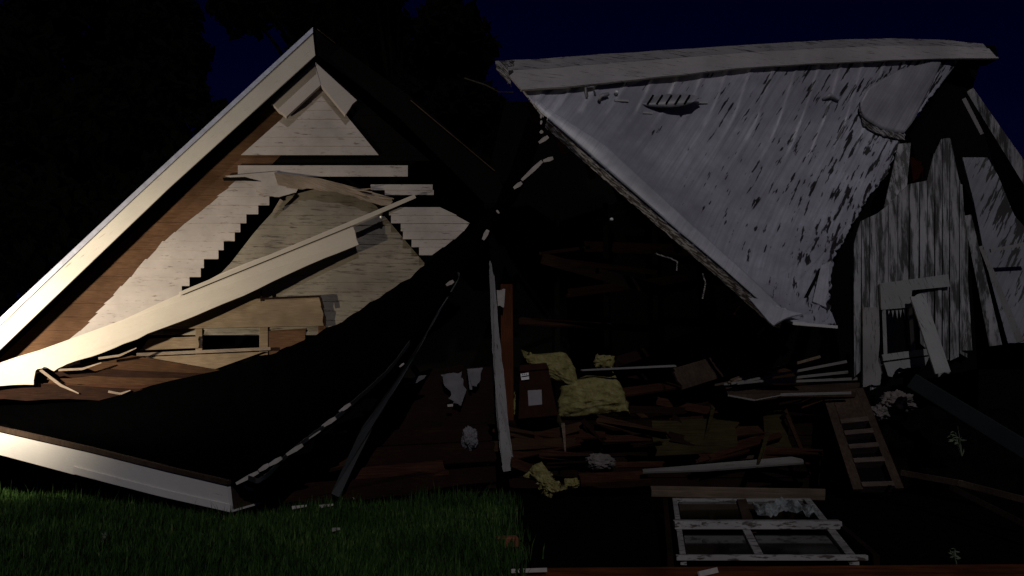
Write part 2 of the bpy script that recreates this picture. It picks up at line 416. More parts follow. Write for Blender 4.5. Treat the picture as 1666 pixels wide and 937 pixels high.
# course by course clapboards on the gable wall; outlines are broken edges
def courses(mb, left, right, y0, y1, step, off, lap=.011, jl=3, jr=3, stair=True, gap=0.0, sl=False, sr=False):
    y = y0
    while y < y1 - 1:
        yb = min(y + step, y1); ym = (y + yb) / 2
        if stair:
            a0 = a1 = xat(left, ym) + random.uniform(-jl, jl); b0 = b1 = xat(right, ym) + random.uniform(-jr, jr)
        else:
            a0, a1, b0, b1 = xat(left, y), xat(left, yb), xat(right, y), xat(right, yb)
        if sl: a0, a1 = xat(left, y) + random.uniform(-jl, jl), xat(left, yb) + random.uniform(-jl, jl)
        if sr: b0, b1 = xat(right, y) + random.uniform(-jr, jr), xat(right, yb) + random.uniform(-jr, jr)
        if b0 - a0 > 2 or b1 - a1 > 2:
            w_ = random.uniform(-.004, .004)
            pts = [GP(a0, y, off + w_), GP(b0, y, off + w_), GP(b1, yb - gap, off + lap + w_), GP(a1, yb - gap, off + lap + w_)]
            mb.prism(pts, GN * -.016)
        y = yb
STEP = 14.6
# bare sheathing strip left showing along the rakes, behind the clapboards
mb = MB(); courses(mb, [(512, 96), (-60, 640)], [(512, 110), (470, 240), (150, 560), (0, 640)], 98, 640, 22, -.03, .004, 2, 2, stair=False, gap=.35)
mb.build('bare_sheathing', M['bare'], house)
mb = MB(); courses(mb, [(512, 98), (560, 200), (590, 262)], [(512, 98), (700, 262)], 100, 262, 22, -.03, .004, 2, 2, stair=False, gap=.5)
mb.build('bare_sheathing', M['black'], house)  # same strip in near-black: its shade is in the colour
# peak field
mb = MB(); courses(mb, [(510, 104), (462, 190), (392, 252)], [(510, 104), (562, 186), (616, 252)], 106, 252, STEP, .0, jl=3, jr=3, stair=False)
mb.build('siding', M['siding'], house)
# the frieze boards left at the very peak
mb = MB(); mb.slab(GX(rag([(511, 100), (522, 138), (466, 190), (441, 168)], {2}, 4, 2), .17), .12); mb.build('frieze_board', M['frieze'], house, bevel=.004)
mb = MB(); mb.slab(GX(rag([(512, 100), (581, 163), (562, 187), (521, 137)], {1}, 4, 2), .165), .115); mb.build('frieze_board', M['frieze'], house, bevel=.004)
# strip under the black slot
mb = MB(); courses(mb, [(398, 268), (368, 292)], [(655, 268), (672, 286)], 269, 288, 18, .012, .01, 2, 2); mb.build('siding', M['siding'], house)
# big left field with stair-stepped broken right edge
LE = [(392, 289), (262, 395), (148, 520), (60, 600)]
RE = [(520, 289), (505, 300), (470, 306), (436, 316), (432, 332), (412, 346), (396, 362), (381, 380), (365, 397), (350, 414), (334, 430), (317, 448), (299, 466), (285, 490), (250, 520), (110, 600)]
mb = MB(); courses(mb, LE, RE, 290, 600, STEP, .012, jl=3, jr=6, sl=True)
mb.build('siding', M['siding'], house)
# right field
mb = MB(); courses(mb, [(634, 338), (642, 360), (652, 374), (669, 396), (690, 412), (700, 425)], [(714, 336), (766, 362), (748, 382), (714, 408), (690, 425)], 337, 416, 13, .03, jl=5, jr=1.5, sr=True); mb.build('siding', M['siding'], house)
mb = MB(); courses(mb, [(596, 300), (640, 318)], [(700, 300), (712, 318)], 300, 317, 9, .01, .012, 6, 5); mb.build('siding', M['siding'], house)
# recessed inner wall seen through the hole
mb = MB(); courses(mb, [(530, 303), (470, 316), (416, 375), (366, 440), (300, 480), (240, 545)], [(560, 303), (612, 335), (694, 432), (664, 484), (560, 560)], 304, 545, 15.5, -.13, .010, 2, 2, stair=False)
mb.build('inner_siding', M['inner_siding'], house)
# dark depth behind everything
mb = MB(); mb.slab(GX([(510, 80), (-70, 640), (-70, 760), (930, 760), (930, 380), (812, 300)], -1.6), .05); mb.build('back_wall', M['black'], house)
# black strip standing in for the slot's shadow at y 255-268
mb = MB(); mb.slab(GX([(368, 254), (664, 251), (672, 268), (384, 270)], -.05), .04); mb.build('slot_shadow_strip', M['black'], house)
# studs and boards in the lower opening
mb = MB(); mb.slab(GX(rag([(345, 488), (523, 483), (527, 530), (240, 536), (262, 520), (330, 496)], {1, 3}, 5, 3), -.02), .04); mb.build('loose_board', M['raw'], house, bevel=.004)
mb = MB(); mb.slab(GX(rag([(243, 551), (324, 547), (323, 566), (226, 570)], {1, 3}, 4, 2), -.06), .04); mb.build('loose_board', M['raw'], house, bevel=.004)
mb = MB(); mb.bar(GP(222, 577, -.03), GP(440, 567, -.02), .045, .04); mb.build('ledger_strip', M['splinter'], house)
mb = MB(); mb.slab(GX(rag([(225, 581), (430, 572), (335, 606), (290, 598)], {2}, 5, 3), -.05), .04); mb.build('loose_board', M['raw'], house, bevel=.004)
for (x0, x1) in ((318, 329), (422, 436)):
    mb = MB(); mb.slab(GX([(x0, 532), (x1, 531), (x1, 585), (x0, 586)], -.10), .09); mb.build('stud', M['raw'], house, bevel=.004)
mb = MB(); mb.slab(GX(rag([(436, 538), (498, 534), (490, 575), (438, 580)], {1}, 5, 4), -.11), .04); mb.build('loose_board', M['bare'], house)
mb = MB(); mb.slab(GX([(517, 515), (530, 513), (531, 560), (518, 562)], -.10), .09); mb.build('stud', M['bare'], house, bevel=.004)
for (a, b_, w_) in (((425, 472), (425, 490), .025), ((427, 486), (522, 482), .03), ((521, 483), (526, 502), .035)):
    mb = MB(); mb.bar(GP(*a, .005), GP(*b_, .005), w_, .02); mb.build('batten', M['dark'], house)
# rakes: fascia board, soffit and drip edge
mb = MB(); mb.slab(GX([(509, 52), (513, 90), (275, 306), (-90, 655), (-90, 612), (0, 528), (213, 326)], .43), .04); mb.build('rake_fascia', M['fascia'], house, bevel=.004)
mb = MB(); mb.slab(GX([(509, 44), (509, 53), (213, 327), (0, 529), (-90, 613), (-90, 598), (0, 517), (213, 317)], .46), .09); mb.build('drip_edge', M['bluish_trim'], house)
mb = MB()
a, b_ = GP(511, 84, .39), GP(-90, 648, .39); c_, d_ = GP(-90, 648, -.02) , GP(511, 84, -.02)
dn = V((.68, 0, -.73))
off = -dn * .05
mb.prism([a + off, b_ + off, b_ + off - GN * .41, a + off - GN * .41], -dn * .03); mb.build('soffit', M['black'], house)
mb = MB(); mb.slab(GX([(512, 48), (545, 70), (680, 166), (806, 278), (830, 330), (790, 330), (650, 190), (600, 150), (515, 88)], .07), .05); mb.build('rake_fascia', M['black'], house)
mb = MB(); mb.bar(GP(516, 47, .10), GP(545, 70, .10), .012, .02); mb.build('drip_edge', M['stair'], house)
mb = MB(); mb.bar(GP(668, 163, .10), GP(805, 278, .10), .013, .02); mb.build('drip_edge', M['stair'], house)
# roof slopes running back from the rakes
back = -GN * 7.5
for pa, pb, tdir, o_ in (((510, 48), (-90, 606), V((.66, 0, -.75)), .385), ((510, 48), (822, 300), V((-.62, 0, -.78)), .05)):
    mb = MB(); a, b_ = GP(*pa, o_), GP(*pb, o_); mb.prism([a, b_, b_ + back, a + back], tdir * .06); mb.build('roof_slope', M['shingle'], house)
# splintered braces across the hole
mb = MB(); mb.slab(GX(rag([(446, 281), (520, 290), (560, 300), (640, 322), (634, 334), (560, 316), (500, 306), (452, 300)], {3, 4, 5, 6}, 5, 3), .06), .035); mb.build('split_brace', M['splinter'], house)
mb = MB(); mb.slab(GX(rag([(366, 286), (450, 279), (500, 300), (470, 316), (430, 318), (400, 296)], {1, 2, 3, 4}, 5, 4), .045), .025); mb.build('split_brace', M['siding'], house)
mb = MB(); mb.bar(GP(445, 345, -.02), GP(458, 325, .03), .03, .02, wd2=.05); mb.build('splinter', M['splinter'], house)
mb = MB(); mb.slab(GX([(362, 289), (398, 288), (425, 295), (398, 294), (364, 294)], .05), .01); mb.build('painted_split_gap', M['black'], house)  # black sliver painting the dark inside a split
for i in range(14):
    x = random.uniform(560, 640); y = 300 + (x - 560) * .3 + random.uniform(-4, 8)
    if i < 6:
        mb = MB(); mb.bar(GP(x, y, .07), GP(x + random.uniform(12, 34), y + random.uniform(-6, 12), .1), .03, .012, wd2=.008); mb.build('splinter', M['splinter'], house)
# white knob added to stand in for a bright glint below the brace
mb = MB(); c_ = GP(620, 353, .05)
mb.tube([c_ + V((0, .03, 0)), c_ + V((0, .01, 0)), c_ - V((0, .012, 0)), c_ - V((0, .025, 0))], [.012, .02, .02, .006], 10)
tag(mb.build('glint_knob', M['glint_white'], None, smooth=True), 'tiny white knob added as a bright glint below the thin broken brace of the gable', 'glint_knob')

# loose white fascia plank lying diagonally across the gable
pk = [(-70, 612), (0, 590), (110, 553), (200, 520), (290, 479), (380, 436), (480, 400), (574, 367), (584, 398), (500, 432), (420, 470), (345, 502), (270, 532), (200, 560), (150, 580), (110, 592), (88, 604), (72, 597), (58, 603), (55, 626), (0, 628), (-70, 634)]
mb = MB(); mb.slab([GP(x, y, .46 - .36 * (x + 70) / 650) for x, y in rag(pk, set(range(len(pk))), 3, 1.3)], .05)
pl = tag(mb.build('fallen_plank', M['plank_white'], None, bevel=.004), 'wide white painted plank lying diagonally across the gable, brightest at its left end', 'plank')
mb = MB(); mb.bar(GP(292, 478, .30), GP(570, 364, .14), .05, .03, wd2=.07).bar(GP(570, 364, .14), GP(676, 319, .10), .07, .03, wd2=.06)
tag(mb.build('fallen_batten', M['plank_white'], None, bevel=.003), 'thin pale batten lying along the top edge of the diagonal white plank', 'batten')

# heap of brown lumber under the plank's left end
lum = [([(110, 598), (215, 578), (330, 598), (420, 610), (330, 612), (200, 606)], .08, 'brown board with split left end, topmost of the heap under the white plank'),
       ([(84, 604), (200, 602), (390, 610), (360, 620), (180, 616), (90, 614)], .12, 'brown board second from the top of the heap under the white plank'),
       ([(74, 614), (190, 614), (370, 616), (330, 628), (180, 628), (80, 624)], .17, 'dark brown board in the middle of the heap under the white plank'),
       ([(60, 624), (190, 626), (320, 626), (290, 636), (180, 640), (66, 634)], .22, 'brown board just above the bottom of the heap under the white plank'),
       ([(-40, 626), (60, 624), (240, 634), (320, 640), (200, 652), (-40, 652)], .26, 'longest brown board, at the bottom of the heap under the white plank')]
for (pts, off_, lab), mn in zip(lum, ('lumber', 'dark', 'lumber', 'brown', 'dark')):
    mb = MB(); mb.slab(GX(rag(pts, {0, 3, 4, 5}, 6, 3), off_), .05)
    tag(mb.build('lumber_board', M[mn], None, bevel=.004), lab, 'board', 'brown lumber heaped below the gable')
for a, b_, w_, lab in (((62, 599), (128, 640), .035, 'pale bent stick poking out at the left end of the brown lumber heap'),
                       ((160, 583), (222, 566), .03, 'bright splinter pointing up beside the dark slots, above the brown lumber heap'),
                       ((95, 602), (165, 590), .03, 'bright ragged splinter along the bottom edge of the white plank'),
                       ((176, 637), (212, 635), .03, 'short bright splinter at the foot of the brown lumber heap')):
    mb = MB(); p0, p1 = GP(*a, .34), GP(*b_, .30); mid = p0.lerp(p1, .55) + V((0, 0, -.04)); mb.bar(p0, mid, w_, .02).bar(mid, p1, w_, .02, wd2=w_ * .4)
    tag(mb.build('wood_splinter', M['splinter'], None), lab, 'splinter')

# ------------------------------------------------------------------ fallen porch roof: black curled sheet with white eave board
A_ = [(-90, 641, 12.35), (150, 640, 12.3), (335, 606, 12.2), (440, 575, 12.2), (522, 540, 12.1), (610, 490, 12.05), (692, 430, 12.0), (770, 366, 12.1), (812, 320, 12.3), (860, 190, 12.7)]
B_ = [(-90, 676, 10.95), (150, 728, 10.1), (390, 784, 9.2), (470, 736, 9.45), (570, 660, 9.9), (650, 580, 10.6), (730, 462, 11.2), (800, 370, 11.7), (848, 296, 12.1), (886, 188, 12.6)]
Ab = [poly_at(A_, 0)] ; 
def interp_list(L, t):
    s = t * (len(L) - 1); i = min(int(s), len(L) - 2); k = s - i
    p0 = L[max(i - 1, 0)]; p1 = L[i]; p2 = L[i + 1]; p3 = L[min(i + 2, len(L) - 1)]
    lin = tuple(x + (y - x) * k for x, y in zip(p1, p2))
    cr = tuple(.5 * (2 * b + (c - a) * k + (2 * a - 5 * b + 4 * c - d) * k * k + (-a + 3 * b - 3 * c + d) * k ** 3) for a, b, c, d in zip(p0, p1, p2, p3))
    return cr
def proof(u, v):
    a = interp_list(A_, u); b = interp_list(B_, u)
    if u < 2.2 / 9: b = tuple(x + (y - x) * (u * 9 % 1 if u * 9 < 2 else u * 9 - 2) for x, y in zip(B_[min(int(u * 9), 8)], B_[min(int(u * 9), 8) + 1]))
    a = (a[0], a[1] + (7 * noise.noise(V((u * 34, 0, 0))) + 4 * noise.noise(V((u * 90, 3, 0)))) * (u > .25), a[2])
    p = P(*a).lerp(P(*b), v)
    s = math.sin(math.pi * v)
    return p + V((0, 0, -.12 * s)) + V((0, 0, .03 * noise.noise(p * 2.5)))
porch = thing('fallen_porch_roof', 'collapsed black porch roof curling up to the right, long white eave board along its lower edge', 'roof', G(300, 830))
mb = MB(); mb.sheet(proof, 90, 30, .05); mb.build('shingle_sheet', M['shingle'], porch, smooth=False)
eT = [(-90, 681, 10.95), (0, 702, 10.6), (150, 736, 10.05), (262, 764, 9.65), (369, 789, 9.22)]
eB = [(-90, 720, 10.95), (0, 740, 10.6), (150, 780, 10.05), (262, 809, 9.65), (374, 834, 9.22)]
mb = MB()
mb.sheet(lambda u, v: P(*poly_at(eT, u)).lerp(P(*poly_at(eB, u)), v), 14, 1, .05); mb.build('eave_fascia', M['eave_white'], porch)
mb = MB(); mb.sheet(lambda u, v: P(*poly_at([(x, y - 7 + 7 * v, d - .03) for x, y, d in eT], u)), 14, 1, .06); mb.build('eave_trim', M['stair'], porch)
mb = MB(); mb.sheet(lambda u, v: P(*poly_at([(x, y - 13 + 12 * v, d - .022) for x, y, d in eB], .45 + .55 * u)), 10, 1, .03); mb.build('eave_strip', M['eave_white'], porch)
mb = MB(); mb.slab(PX([(371, 788, 9.24), (420, 775, 9.75), (424, 818, 9.75), (376, 833, 9.24)]), .04); mb.build('eave_return', M['stair'], porch)
mb = MB(); mb.bar(P(376, 832, 9.22), P(424, 818, 9.7), .02, .03).bar(P(398, 792, 9.4), P(412, 797, 9.5), .03, .02); mb.build('eave_return_trim', M['eave_white'], porch)
mb = MB(); mb.sheet(lambda u, v: proof(.24 + .34 * u, 1) + V((.0, -.03, .015 - .05 * v + .012 * noise.noise(V((u * 40, v, 0))))), 60, 1, .015); mb.build('torn_drip_edge', M['bluegray'], porch)
for x0, y0, x1, y1, d, w_ in [(384, 787, 420, 768, 9.25, .045), (421, 766, 437, 756, 9.3, .05), (437, 757, 458, 745, 9.35, .05), (466, 740, 492, 724, 9.45, .05), (496, 718, 521, 701, 9.6, .018), (524, 694, 546, 680, 9.7, .05),
                            (552, 670, 570, 657, 9.85, .045), (650, 597, 657, 591, 10.5, .025), (726, 464, 738, 457, 11.1, .05), (786, 390, 794, 374, 11.6, .06), (812, 347, 808, 342, 11.8, .03),
                            (836, 306, 849, 297, 12.0, .06), (849, 293, 882, 262, 12.1, .06), (884, 262, 900, 257, 12.2, .06), (877, 232, 892, 222, 12.3, .06), (879, 216, 883, 213, 12.3, .05), (880, 202, 881, 196, 12.4, .03), (880, 192, 881, 186, 12.4, .03)]:
    mb = MB(); p0, p1 = P(x0, y0, d - .05), P(x1, y1, d - .05); mid = p0.lerp(p1, .6)
    mb.bar(p0, mid, w_ * .6, .02, wd2=w_).bar(mid, p1, w_, .02, wd2=w_ * .7); mb.build('torn_edge_strip', M['scrap'], porch)  # light caught on broken shingle ends is put into their pale colour

# post fallen under the black roof and standing splintered post
def post(pts, th):                                          # (px, py, d, half width px) down one ragged piece
    L, R_ = [], []
    for a, b_ in zip(pts[:-1], pts[1:]):
        for k in range(5):
            x, y, d, hw = [p + (q - p) * k / 5 for p, q in zip(a, b_)]; dx, dy = b_[0] - a[0], b_[1] - a[1]; l = math.hypot(dx, dy); nx, ny = -dy / l, dx / l
            L.append(P(x + nx * (hw + random.uniform(-.8, .8)), y + ny * hw, d)); R_.append(P(x - nx * (hw + random.uniform(-.8, .8)), y - ny * hw, d))
    return MB().slab(L + R_[::-1], th)
tag(post([(545, 806, 9.95, 7), (600, 690, 10.5, 8), (668, 575, 10.95, 8), (708, 508, 11.15, 6), (742, 455, 11.3, 4), (748, 440, 11.3, 1)], .09).build('leaning_post', M['bluegray'], None), 'thin dark bluish post leaning under the torn edge of the black roof', 'post')
tag(post([(797, 424, 12.0, 1), (800, 450, 12.0, 4), (808, 570, 11.9, 7), (812, 610, 11.85, 8), (818, 690, 11.75, 9), (826, 750, 11.6, 10), (829, 770, 11.55, 10)], .1).build('splintered_post', M['gray_post'], None), 'tall pale gray splintered post standing beside the yellow insulation', 'post')
mb = MB(); mb.bar(P(824, 462, 12.25), P(826, 690, 12.2), .17, .12)
tag(mb.build('porch_post', M['brownv'], None, bevel=.006), 'red brown post standing just behind the pale gray splintered post', 'post')
mb = MB(); mb.slab(PX(rag([(808, 472, 12.1), (822, 470, 12.1), (820, 500, 12.1), (810, 498, 12.1)], {0, 2}, 4, 3)), .03); tag(mb.build('torn_bracket', M['scrap'], None), 'small pale torn bracket between the gray and the brown post', 'bracket')

# ------------------------------------------------------------------ floor deck and dark room behind
deck = thing('collapsed_room', 'black gutted room under the hanging metal roof with dark studs and floor edge', 'room', V((2.5, 13, 0)))
fy = 12.15
x0, x1 = P(565, 700, fy).x, P(1480, 700, fy).x
mb = MB(); mb.prism([V((x0, fy + .02, .9)), V((x1, fy + .02, .9)), V((x1, 16.4, .9)), V((x0, 16.4, .9))], V((0, 0, -.06))); mb.build('floor', M['dark'], deck)
mb = MB()
for k in range(6):
    z = k * .142; mb.prism([V((x0, fy - .01 * random.random(), z)), V((x1, fy - .01 * random.random(), z)), V((x1, fy + .005, z + .13)), V((x0, fy + .005, z + .13))], V((0, .03, 0)))
mb.build('floor_skirt', M['dark'], deck)
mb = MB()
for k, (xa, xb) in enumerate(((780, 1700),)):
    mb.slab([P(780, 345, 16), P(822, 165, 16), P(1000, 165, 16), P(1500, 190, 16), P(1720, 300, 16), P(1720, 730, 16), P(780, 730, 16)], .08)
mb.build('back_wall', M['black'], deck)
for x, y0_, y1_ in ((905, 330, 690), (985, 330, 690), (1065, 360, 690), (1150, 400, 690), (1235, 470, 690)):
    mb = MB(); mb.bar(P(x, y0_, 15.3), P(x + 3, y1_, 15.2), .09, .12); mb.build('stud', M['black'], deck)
mb = MB(); mb.bar(P(882, 420, 13.2), P(1085, 476, 13.4), .17, .06); mb.build('hanging_rafter', M['dark'], deck)
mb = MB(); mb.bar(P(880, 412, 13.4), P(960, 402, 13.8), .05, .05); mb.build('hanging_rafter', M['dark'], deck)
mb = MB(); mb.bar(P(1225, 655, 12.25), P(1240, 738, 12.1), .12, .09); mb.build('floor_post', M['dark'], deck)
mb = MB(); mb.bar(P(1090, 688, 12.05), P(1145, 684, 12.05), .13, .05).bar(P(985, 706, 12.08), P(1070, 700, 12.08), .07, .03); mb.build('floor_plank', M['brown'], deck)

# ------------------------------------------------------------------ hanging metal roof
roof = thing('hanging_metal_roof', 'gray flaking metal roof hanging down to a point, pale ridge boards along its top', 'roof', V((3.6, 13, 0)))
RL = [(818, 104, 12.75), (880, 184, 12.7), (960, 254, 12.55), (1080, 357, 12.2), (1180, 441, 11.7), (1262, 514, 11.1), (1300, 529, 10.9)]
RR = [(1562, 98, 14.7), (1500, 176, 14.55), (1467, 224, 14.35), (1443, 283, 13.95), (1412, 320, 13.6), (1384, 368, 13.1), (1356, 418, 12.5), (1347, 492, 11.4), (1362, 531, 10.9)]
P0 = P(1150, 300, 12.9); RIBD = (P(1204, 220, 13.4) - P0).normalized(); RIBP = RIBD.cross(V((-.35, -.72, .6))).normalized()
def rf(u, v):
    a, b = P(*poly_at(RL, v)), P(*poly_at(RR, v))
    p = a.lerp(b, u)
    n = V((-.35, -.72, .6))
    s = math.sin(math.pi * u) * math.sin(math.pi * min(1, v * 1.05))
    rib = max(0, math.cos((p - P0).dot(RIBP) * 2 * math.pi / .24)) ** 5 * (1 if u < .96 else 0)
    q = p - n * (.34 * s) + n * (.035 * noise.noise(p * 1.1) + .012 * noise.noise(p * 4) + .024 * rib)
    if u > .97 and 0.1 < v < .95: q += V((noise.noise(V((v * 60, 1, 0))) * .07, 0, 0))
    return q
mb = MB(); mb.sheet(rf, 260, 170, .03); mb.build('roof_sheet', M['roof'], roof, smooth=True)
RT = []
for j_ in range(61):
    for i_ in range(81):
        p_ = rf(i_ / 80, j_ / 60); dd_ = p_ - CAM; zf = dd_.dot(Fv); RT.append((CX + FPX * dd_.x / zf, CY - FPX * dd_.dot(Uv) / zf, p_.y))
RT = np.array(RT)
def RD(px, py, e=.03):                                      # a point e metres in front of the hanging sheet
    k = np.argmin((RT[:, 0] - px) ** 2 + (RT[:, 1] - py) ** 2); return P(px, py, RT[k, 2] - e)
# decking below the sheet
# rake flashing along the left edge
def fl(u, v):
    v = .13 + .87 * v
    e = poly_at(RL, v); p = P(*e); q = P(e[0] + 50 * (1 - .55 * v) * min(1, .2 + (v - .13) * 5), e[1] - 4 + 6 * v, e[2] + .04)
    n = V((-.35, -.72, .6)); r = p.lerp(q, u) + n * (.03 + .022 * math.sin(u * math.pi) * (1 - .3 * v))
    return r + n * .012 * noise.noise(r * 3)
mb = MB(); mb.sheet(fl, 8, 60, .02); mb.build('rake_flashing', M['flange'], roof, smooth=True)
def lipf(u, v):
    e = poly_at(RL, .18 + v * .78); p = P(e[0] - 3, e[1] + 1, e[2] - .06); j = noise.noise(V((v * 45, 0, 0)))
    q = P(e[0] - 8 + 3 * j, e[1] + 10 + 5 * v + 5 * j, e[2] - .02); return p.lerp(q, u)
mb = MB(); mb.sheet(lipf, 2, 70, .025); mb.build('rotten_rake_edge', M['lip'], roof)
# rafters showing under the left edge
for k in range(9):
    v = .12 + k * .095; e = poly_at(RL, v)
    mb = MB(); mb.bar(P(e[0] - 2, e[1] + 6, e[2] + .15), P(e[0] + 10, e[1] + 42, e[2] + .75), .10, .05); mb.build('rafter_tail', M['brown'] if k in (1, 3, 7) else M['dark'], roof)
for a, b_ in (((1200, 505, 11.8), (1275, 560, 12.1)), ((1240, 540, 11.75), (1280, 575, 12.0))):
    mb = MB(); mb.bar(P(*a), P(*b_), .14, .05); mb.build('rafter_tail', M['brown'], roof)
# curled tip
mb = MB(); mb.sheet(lambda u, v: P(*poly_at([(1218, 484, 11.3), (1256, 529, 10.85), (1258, 529, 10.85)], v)).lerp(P(*poly_at([(1262, 500, 11.1), (1304, 510, 10.9), (1306, 511, 10.9)], v)), u) + V((0, 0, .03 * math.sin(3.1 * u))), 6, 6, .02); mb.build('curled_tip', M['flange'], roof)
mb = MB(); mb.bar(P(1290, 526, 10.82), P(1363, 532, 10.85), .035, .03); mb.build('tip_edge', M['eave_white'], roof)
# ridge boards
rT = [(810, 101, 12.55), (900, 95, 12.8), (1000, 88, 13.1), (1200, 75, 13.7), (1330, 67, 14.1), (1450, 63, 14.45), (1540, 66, 14.7), (1600, 72, 14.9)]
rB = [(850, 148, 12.5), (930, 142, 12.75), (1020, 133, 13.05), (1200, 113, 13.65), (1330, 105, 14.05), (1450, 100, 14.4), (1540, 97, 14.65), (1622, 97, 14.9)]
rB = [(x, y, (RT[np.argmin((RT[:, 0] - x) ** 2 + (RT[:, 1] - y - 5) ** 2), 2]) - .02) for x, y, d in rB]
rT = [(a[0], a[1], b[2] + .06) for a, b in zip(rT, rB)]
def ridge(lo, hi, out):
    def f(u, v):
        a, b = P(*poly_at(rT, u)), P(*poly_at(rB, u)); k = lo + (hi - lo) * v
        return a.lerp(b, k) + V((-.02, -out, .0)) + V((0, 0, .012 * noise.noise(V((u * 16, k * 3, 0)))))
    return f
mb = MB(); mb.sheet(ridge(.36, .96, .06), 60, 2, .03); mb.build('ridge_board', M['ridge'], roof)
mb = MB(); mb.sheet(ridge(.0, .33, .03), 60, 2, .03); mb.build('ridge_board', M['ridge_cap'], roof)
mb = MB(); mb.sheet(ridge(.94, 1.02, .09), 60, 1, .05); mb.build('ridge_lip', M['ridge'], roof)
mb = MB(); mb.slab(PX(rag([(806, 99, 12.5), (838, 98, 12.6), (836, 106, 12.6), (826, 108, 12.5), (832, 140, 12.5), (822, 128, 12.5), (808, 112, 12.5)], {1, 3, 4}, 4, 3)), .03); mb.build('torn_corner', M['lip'], roof)
mb = MB(); mb.slab(PX([(1580, 72, 14.95), (1620, 74, 15.0), (1625, 96, 15.0), (1560, 98, 14.95)]), .4); mb.build('ridge_end', M['black'], roof)
# louvred vent hump on the slope
vc = RD(1090, 165, .02)
mb = MB()
def hump(u, v):
    th = math.pi * u; x = (v - .5) * 2
    return vc + V((x * .46, -.05 + .02 * x + .07 * math.cos(th), 0)) + V((0, -.075 * math.sin(th) * (1 - x * x) ** .5 if abs(x) < 1 else 0, .13 * math.cos(th) * max(0, 1 - x * x) ** .5)) + V((.05 * math.cos(th), 0, .03 * x))
mb.sheet(hump, 12, 24); vent = mb.build('roof_vent', M['smooth_metal'], roof, smooth=True)
for k in range(5):
    xx = -.30 + k * .14
    mb = MB(); mb.bar(vc + V((xx - .07, -.165, -.09)), vc + V((xx + .03, -.105, .07)), .032, .015); mb.build('vent_slit_dark', M['black'], vent)  # black bars paint the dark slits between the louvres
for x0_, x1_, y_ in ((1000, 1023, 163), (1130, 1152, 166), (1046, 1062, 183)):
    mb = MB(); mb.bar(RD(x0_, y_), RD(x1_, y_ + 1), .025, .02); mb.build('metal_strip', M['eave_white'], roof)
mb = MB(); c_ = RD(1003, 150, .06); mb.tube([c_ + V((0, .05, 0)), c_, c_ - V((0, .02, 0))], [.03, .035, .012], 10); mb.build('glint_cap', M['glint_white'], roof, smooth=True)  # white cap added to stand in for a bright reflection
mb = MB(); mb.tube([RD(955, 158), RD(953, 143, .07), RD(966, 140, .07), RD(968, 154)], .022, 6); mb.build('conduit_loop', M['smooth_metal'], roof, smooth=True)
mb = MB(); mb.tube([RD(975, 165), RD(977, 156, .06), RD(990, 153, .05)], .03, 6); mb.build('conduit_loop', M['smooth_metal'], roof, smooth=True)
# curled sheet at the top right
def dome(u, v):
    L = [(1528, 98), (1462, 113), (1412, 142), (1398, 168), (1404, 190)]; R = [(1531, 102), (1516, 138), (1497, 176), (1484, 200), (1471, 216)]
    a, b = poly_at(L, v), poly_at(R, v); x = a[0] + (b[0] - a[0]) * u; y = a[1] + (b[1] - a[1]) * u
    return RD(x, y, .05) * 0 + P(x, y + 8 * v * math.sin(math.pi * u), DD(x, y) - .05 - .07 * math.sin(math.pi * u) * math.sin(math.pi * v))
def DD(x, y):
    q = 0; ws = 0
    k = np.argsort((RT[:, 0] - x) ** 2 + (RT[:, 1] - y) ** 2)[:12]
    w_ = 1 / (4 + (RT[k, 0] - x) ** 2 + (RT[k, 1] - y) ** 2); return float((RT[k, 2] * w_).sum() / w_.sum())
mb = MB(); mb.sheet(dome, 20, 20, .015); mb.build('curled_sheet', M['smooth_metal'], roof, smooth=True)
mb = MB()
def dl(u, v):
    e = poly_at([(1398, 172), (1406, 196), (1432, 210), (1472, 219)], u); x, y = e[0], e[1] + 9 * v + 4 * noise.noise(V((u * 20, v * 3, 0)))
    return P(x, y, DD(x, y) - .05 - .02 * noise.noise(V((u * 30, v, 4))))
mb.sheet(dl, 24, 2, .02); mb.build('crumpled_hem', M['lip'], roof)
mb = MB(); mb.tube([RD(1338, 162, .01), RD(1350, 155, .03), RD(1364, 164, .01)], [.02, .05, .02], 7); mb.build('metal_strip', M['smooth_metal'], roof, smooth=True)
# loose flap at the lower right
mb = MB(); mb.slab([P(x, y, DD(x, y) - .05) for x, y in rag([(1336, 432), (1352, 424), (1345, 500), (1322, 490)], {1}, 6, 4)], .015); mb.build('loose_flap', M['flange'], roof)
mb = MB(); mb.slab([P(x, y, DD(x, y) - .04) for x, y in [(1333, 436), (1337, 437), (1315, 482), (1308, 484)]], .01); mb.build('painted_seam_gap', M['black'], roof)  # black sliver laid on the sheet for the shade in a seam

